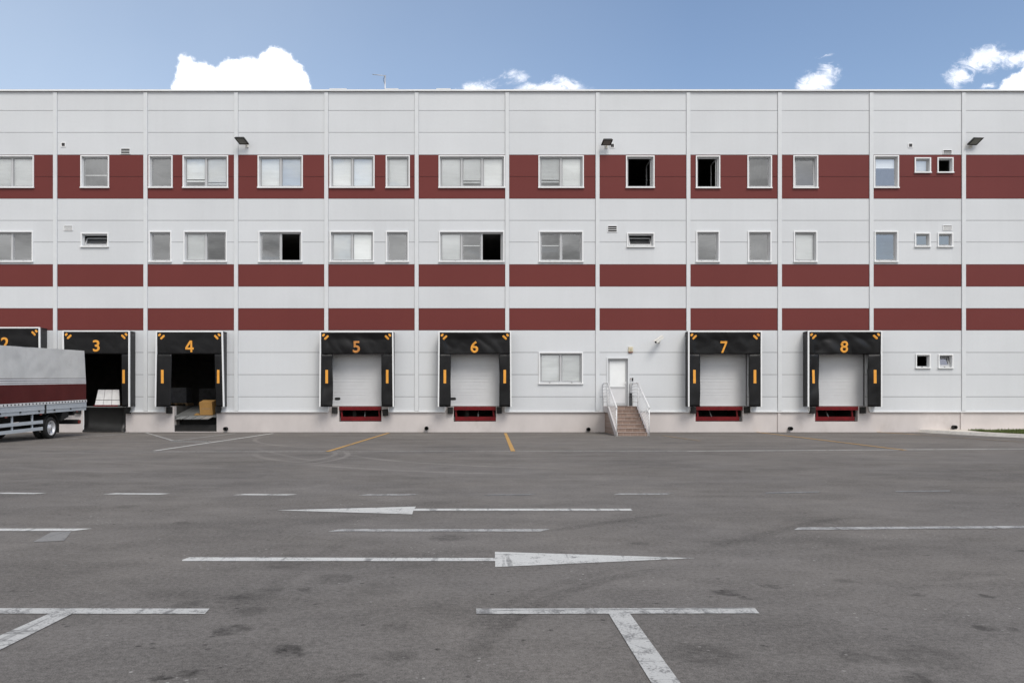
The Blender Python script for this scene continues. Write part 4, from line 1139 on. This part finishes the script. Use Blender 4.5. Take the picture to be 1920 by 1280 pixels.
q.hexa([(TX + .015, YFr, tz(YFr, 1.31)), (TX + .03, YFr, tz(YFr, 1.31)), (TX + .03, YFr, tz(YFr, 1.41)), (TX + .015, YFr, tz(YFr, 1.41))], [(TX + .015, YR, tz(YR, 1.31)), (TX + .03, YR, tz(YR, 1.31)), (TX + .03, YR, tz(YR, 1.41)), (TX + .015, YR, tz(YR, 1.41))])
q.use(M['chassis'])
y = YFr + .1
while y < YR - .05:
    q.box(TX + .0305, TX + .036, y, y + .055, tz(y, 1.335), tz(y, 1.39)); y += .215
q.build('eyelet_hem', tarp)
# dropsides
def ybox(mb, x0, x1, y0, y1, z0, z1):
    mb.hexa([(x0, y0, tz(y0, z0)), (x1, y0, tz(y0, z0)), (x1, y0, tz(y0, z1)), (x0, y0, tz(y0, z1))], [(x0, y1, tz(y1, z0)), (x1, y1, tz(y1, z0)), (x1, y1, tz(y1, z1)), (x0, y1, tz(y1, z1))])
for ya, yb in ((YFr, 29.24), (29.36, YR)):
    q = MB(); q.use(M['dropside']); ybox(q, TX - .03, TX + .012, ya, yb, 1.125, 1.34); ybox(q, TX - .03, TX + .002, ya, yb, .985, 1.12)
    ybox(q, TX - .03, TX + .022, ya, yb, 1.115, 1.135)
    q.use(M['chassis'])
    k = ya + .5
    while k < yb - .2: ybox(q, TX + .003, TX + .02, k, k + .09, 1.06, 1.115); k += 1.15
    q.build('dropside', tr)
q = MB(); q.use(M['chassis']); ybox(q, TX - .05, TX + .02, 29.25, 29.35, .95, 1.36); q.build('stake_post', tr)
q = MB(); q.use(M['dropside']); ybox(q, TXL, TX - .031, YR - .05, YR - .001, .985, 1.40); q.build('tailboard', tr)
q = MB(); q.use(M['dropside']); ybox(q, TXL, TXL + .04, YFr, YR - .06, .985, 1.34); q.build('dropside', tr)
q = MB(); q.use(M['chassis']); ybox(q, TXL + .05, TX - .04, YFr, YR - .06, .99, 1.10)
for xx in (TX - .85, TXL + .75): ybox(q, xx - .06, xx + .06, 22.4, YR - .3, .68, .985)
ybox(q, TXL + .15, TX - .15, YR - .75, YR - .6, .8, .985)
q.box(TXL + .4, TX - .4, YA - .1, YA + .1, .32, .52); q.box(-18.3, -17.5, 27.0, 28.2, .45, .9); q.box(-18.1, -17.6, 28.2, 29.7, .42, .6)
q.build('chassis', tr)
# side guards
gd = MB(); gd.use(M['dropside'])
for z0, z1 in ((.615, .735), (.37, .49)): ybox(gd, TX - .05, TX - .015, 26.0, 29.18, z0, z1)
for yy in (26.3, 27.35, 28.55): ybox(gd, TX - .09, TX - .052, yy, yy + .07, .37, .985)
gd.build('side_guard', tr)
# wheels
def wheel(x, y, s, dual=True, r=.415):
    w = MB(); w.use(M['tyre']); wd = .24
    for k in range(2 if dual else 1):
        x0 = x - s * k * .29
        w.lathe((x0, y, r), (s, 0, 0), [(.27, -wd), (.36, -wd), (r - .02, -wd + .03), (r, -wd + .07), (r, -.07), (r - .02, -.03), (.37, 0), (.28, -.01), (.275, -.03)], 40)
        for j in range(4): w.lathe((x0, y, r), (s, 0, 0), [(r + .001, -wd + .075 + j * .028), (r + .004, -wd + .082 + j * .028), (r + .001, -wd + .09 + j * .028)], 40)
    wo = w.build('wheel', tr)
    q = MB(); q.use(M['rim'])
    q.lathe((x, y, r), (s, 0, 0), [(.282, -.012), (.27, -.012), (.255, -.04), (.235, -.09), (.20, -.12), (.145, -.125), (.13, -.06), (.10, -.045), (.09, -.02), (.0, -.02)], 36)
    q.use(M['chassis'])
    for k in range(8):
        a = k * math.pi / 4 + .2; q.tube((x - s * .121, y + math.cos(a) * .222, r + math.sin(a) * .222), (x - s * .095, y + math.cos(a) * .222, r + math.sin(a) * .222), .024, 8)
    q.use(M['steel'])
    for k in range(10):
        a = k * math.pi / 5; q.tube((x - s * .12, y + math.cos(a) * .165, r + math.sin(a) * .165), (x - s * .085, y + math.cos(a) * .165, r + math.sin(a) * .165), .016, 6)
    q.build('rim', wo)
wheel(TX - .04, YA, 1); wheel(TXL + .04, YA, -1)
wheel(TX - .05, 24.0, 1, False); wheel(TXL + .05, 24.0, -1, False)
for s, xx in ((1, TX - .04), (-1, TXL + .04)):
    q = MB(); q.use(M['chassis'])
    n = 14
    for k in range(n):
        a0, a1 = R(8 + 164 * k / n), R(8 + 164 * (k + 1) / n)
        def P(a, r, x): return (x, YA + math.cos(a) * r, .43 + math.sin(a) * r)
        xi = xx - s * .55
        q.hexa([P(a0, .50, xi), P(a0, .50, xx), P(a0, .515, xx), P(a0, .515, xi)], [P(a1, .50, xi), P(a1, .50, xx), P(a1, .515, xx), P(a1, .515, xi)])
    q.box(min(xx, xx - s * .55), max(xx, xx - s * .55), YA + .50, YA + .52, .22, .62)
    q.build('mudguard', tr)
q = MB(); q.use(M['chassis']); q.box(TXL + .1, TX - .02, 31.66, 31.78, .50, .68); q.box(TX - .9, TX - .8, 31.68, 31.76, .68, .8); q.box(TXL + .8, TXL + .9, 31.68, 31.76, .68, .8)
q.hexa([(TX - .25, 30.5, .66), (TX - .05, 30.5, .66), (TX - .05, 30.55, 1.0), (TX - .25, 30.55, 1.0)], [(TX - .25, 31.0, .80), (TX - .05, 31.0, .80), (TX - .05, 31.0, 1.0), (TX - .25, 31.0, 1.0)])
q.build('underrun_bar', tr)
for xx in (TX - .02, TXL + .1):
    q = MB(); q.use(M['redlight']); q.box(xx - .06, xx + .03, 31.785, 31.82, .52, .66); q.box(xx + .0, xx + .025, 31.66, 31.784, .52, .66); q.build('tail_lamp', tr)
for yy in (26.9, 28.98, 31.5):
    q = MB(); q.use(M['redlight']); ybox(q, TX - .02, TX + .005, yy, yy + .11, .93, .98); q.build('marker_lamp', tr)
# cab (outside the photograph, forward of the body)
q = MB(); q.use(M['cab'])
prof = [(24.75, .55), (24.75, 2.75), (24.5, 2.9), (23.4, 2.85), (22.95, 1.9), (22.85, 1.3), (22.85, .45)]
xa, xb = TXL + .12, TX - .12
a = [(xa, y, z) for y, z in prof]; b = [(xb, y, z) for y, z in prof]
q.poly(a); q.poly(list(reversed(b)))
for i in range(len(a)): q.poly([a[i], b[i], b[(i + 1) % len(a)], a[(i + 1) % len(a)]])
cab = q.build('cab', tr)
q = MB(); q.use(M['cabglass']); q.poly([(xa + .12, 22.955, 1.95), (xb - .12, 22.955, 1.95), (xb - .15, 23.37, 2.78), (xa + .15, 23.37, 2.78)])
for xx in (xa - .004, xb + .004): q.poly([(xx, 23.15, 1.95), (xx, 24.3, 1.95), (xx, 24.3, 2.65), (xx, 23.5, 2.65)])
q.build('cab_window', cab)

# ------------------------------------------------------------------ sky, clouds and light
SUN_EL, SUN_AZ = R(50), R(156)      # azimuth measured clockwise from +Y: the veiled sun stands behind the camera, to its right
w = bpy.data.worlds.new('World'); S.world = w; w.use_nodes = True
t = NT(w.node_tree); t.n.clear()
out = t.new('ShaderNodeOutputWorld'); bg = t.new('ShaderNodeBackground'); t.link(bg.outputs[0], out.inputs[0])
sky = t.new('ShaderNodeTexSky', sky_type='NISHITA'); sky.sun_disc = False; sky.sun_elevation = SUN_EL; sky.sun_rotation = SUN_AZ
sky.altitude = 100; sky.air_density = 1.0; sky.dust_density = 1.6; sky.ozone_density = 1.0
hsv = t.new('ShaderNodeHueSaturation'); t.link(sky.outputs[0], hsv.inputs['Color']); hsv.inputs['Saturation'].default_value = .98; hsv.inputs['Value'].default_value = 1.2
dirv = t.new('ShaderNodeTexCoord').outputs['Generated']
sep = t.new('ShaderNodeSeparateXYZ'); t.link(dirv, sep.inputs[0])
dx, dy, dz = sep.outputs
ys = t.m('MAXIMUM', dy, .02)
u, v = t.m('DIVIDE', dx, ys), t.m('DIVIDE', dz, ys)
def comb(a, b, c=0.0):
    n = t.new('ShaderNodeCombineXYZ'); t.put(n.inputs[0], a); t.put(n.inputs[1], b); t.put(n.inputs[2], c); return n.outputs[0]
uv = comb(u, v)
front = t.ramp(dy, .1, .3)
def cu(px, py): return ((px - VX) / F, (VY - py) / F)
def warp(scale, amt, detail):
    n = t.noise(uv, scale, detail, .62, out='Color')
    return t.vm('ADD', uv, t.vm('MULTIPLY', t.vm('SUBTRACT', n, (.5, .5, .5)), (amt, amt, 0)))
# one solid cumulus
wv = t.vm('ADD', warp(42, .020, 9), t.vm('MULTIPLY', t.vm('SUBTRACT', t.noise(uv, 150, 5, .6, out='Color'), (.5, .5, .5)), (.006, .006, 0)))
cum = None
CUM = [(353, 139, 24), (349, 115, 13), (346, 166, 25), (333, 183, 18), (318, 197, 15), (392, 165, 41), (378, 140, 22), (432, 150, 36), (468, 146, 38), (516, 128, 38), (538, 150, 38), (553, 166, 30), (568, 184, 20), (505, 165, 50), (400, 200, 70), (500, 205, 76),
       (1925, 178, 46), (1900, 186, 34), (1975, 150, 60)]
for px, py, r in CUM:
    c = cu(px, py); d = t.m('SUBTRACT', r / F, t.vm('DISTANCE', wv, (*c, 0)))
    cum = d if cum is None else t.m('MAXIMUM', cum, d)
mask1 = t.ramp(cum, -.0030, .0045)
# loose wisps
wv2 = warp(30, .030, 9)
WISP = [(886, 167, 50, 17, 12, 1.0), (967, 144, 32, 14, 0, .62), (1035, 169, 78, 19, 0, 1.0), (1064, 158, 36, 17, -15, .95), (1000, 166, 40, 13, 0, .8), (1532, 156, 54, 30, 25, 1.15), (1555, 135, 18, 18, 0, .7), (1548, 105, 18, 5, 10, .4),
        (1800, 145, 32, 20, 10, 1.0), (1850, 112, 72, 26, 14, 1.0), (1905, 108, 50, 20, 5, .9), (1855, 165, 18, 8, 20, .8)]
wis = None
for px, py, rx, ry, rot, a in WISP:
    c = cu(px, py); dv = t.vm('SUBTRACT', wv2, (*c, 0)); n = t.new('ShaderNodeVectorRotate', rotation_type='Z_AXIS'); t.link(dv, n.inputs['Vector']); n.inputs['Angle'].default_value = R(-rot)
    d = t.m('MULTIPLY', t.m('SUBTRACT', 1.0, t.vm('LENGTH', t.vm('MULTIPLY', n.outputs[0], (F / rx, F / ry, 0)))), a)
    wis = d if wis is None else t.m('MAXIMUM', wis, d)
tex = t.noise(t.mapping(uv, (1, 1.5, 1)), 40, 10, .72, 1.6)
mask2 = t.m('MULTIPLY', t.ramp(t.m('ADD', wis, t.m('MULTIPLY', t.m('SUBTRACT', tex, .5), 1.9)), .0, 1.05), t.ramp(wis, -.35, .15))
fm = t.m('MULTIPLY', front, t.m('MAXIMUM', mask1, t.m('MULTIPLY', mask2, .95)))
# broken cloud everywhere else (behind the camera it shows only in the window glass)
zc = t.m('ADD', t.m('MAXIMUM', dz, 0.0), .16)
pl = comb(t.m('DIVIDE', dx, zc), t.m('DIVIDE', dy, zc))
cn = t.m('ADD', t.noise(pl, .95, 9, .58, .4), t.ramp(dx, .385, .435, .05, -.24))
bm_ = t.m('MULTIPLY', t.ramp(cn, .36, .50), t.ramp(dy, -.05, -.35))
shade = t.ramp(t.noise(pl, 2.1, 7, .6), .3, .7, .42, 1.1)
cloud_b = t.vm('SCALE', (9.6, 9.5, 9.3), scale=shade)
cfront = t.mix(t.m('MAXIMUM', mask1, .0), (9.6, 9.7, 10.2, 1), (13.5, 13.3, 13.3, 1))
veil = t.m('MULTIPLY', t.ramp(u, .25, -.75, 0, .42, 'LINEAR'), t.ramp(t.noise(uv, 2.2, 5, .5), .25, .75, .7, 1.2, 'LINEAR'))
skyc = t.mix(t.m('MULTIPLY', veil, front), hsv.outputs[0], (5.6, 6.25, 6.9, 1))
col = t.mix(fm, skyc, cfront)
col = t.mix(bm_, col, cloud_b)
t.link(col, bg.inputs['Color']); bg.inputs['Strength'].default_value = .1

sl = bpy.data.lights.new('sun', 'SUN'); sl.energy = 1.5; sl.angle = R(24); sl.color = (1, .95, .88)
so = bpy.data.objects.new('sun', sl); C.objects.link(so)
sd = Vector((math.sin(SUN_AZ) * math.cos(SUN_EL), math.cos(SUN_AZ) * math.cos(SUN_EL), math.sin(SUN_EL)))
so.rotation_euler = sd.to_track_quat('Z', 'Y').to_euler(); so.location = (0, -10, 30)

# ------------------------------------------------------------------ camera
cam = bpy.data.cameras.new('camera'); co = bpy.data.objects.new('camera', cam); C.objects.link(co)
co.location = (0, 0, H); co.rotation_euler = (R(90), 0, 0)
cam.sensor_fit = 'HORIZONTAL'; cam.sensor_width = 36; cam.lens = 36 * F / 1920
cam.shift_x = (960 - VX) / 1920; cam.shift_y = (VY - 640) / 1920
cam.clip_end = 3000; cam.clip_start = .1
S.camera = co
S.view_settings.view_transform = 'Standard'; S.view_settings.look = 'None'; S.view_settings.gamma = 1; S.view_settings.exposure = .53
S.render.engine = 'CYCLES'
S.cycles.max_bounces = 8; S.cycles.transparent_max_bounces = 12; S.cycles.use_denoising = True
try: S.cycles.denoiser = 'OPENIMAGEDENOISE'
except Exception: pass
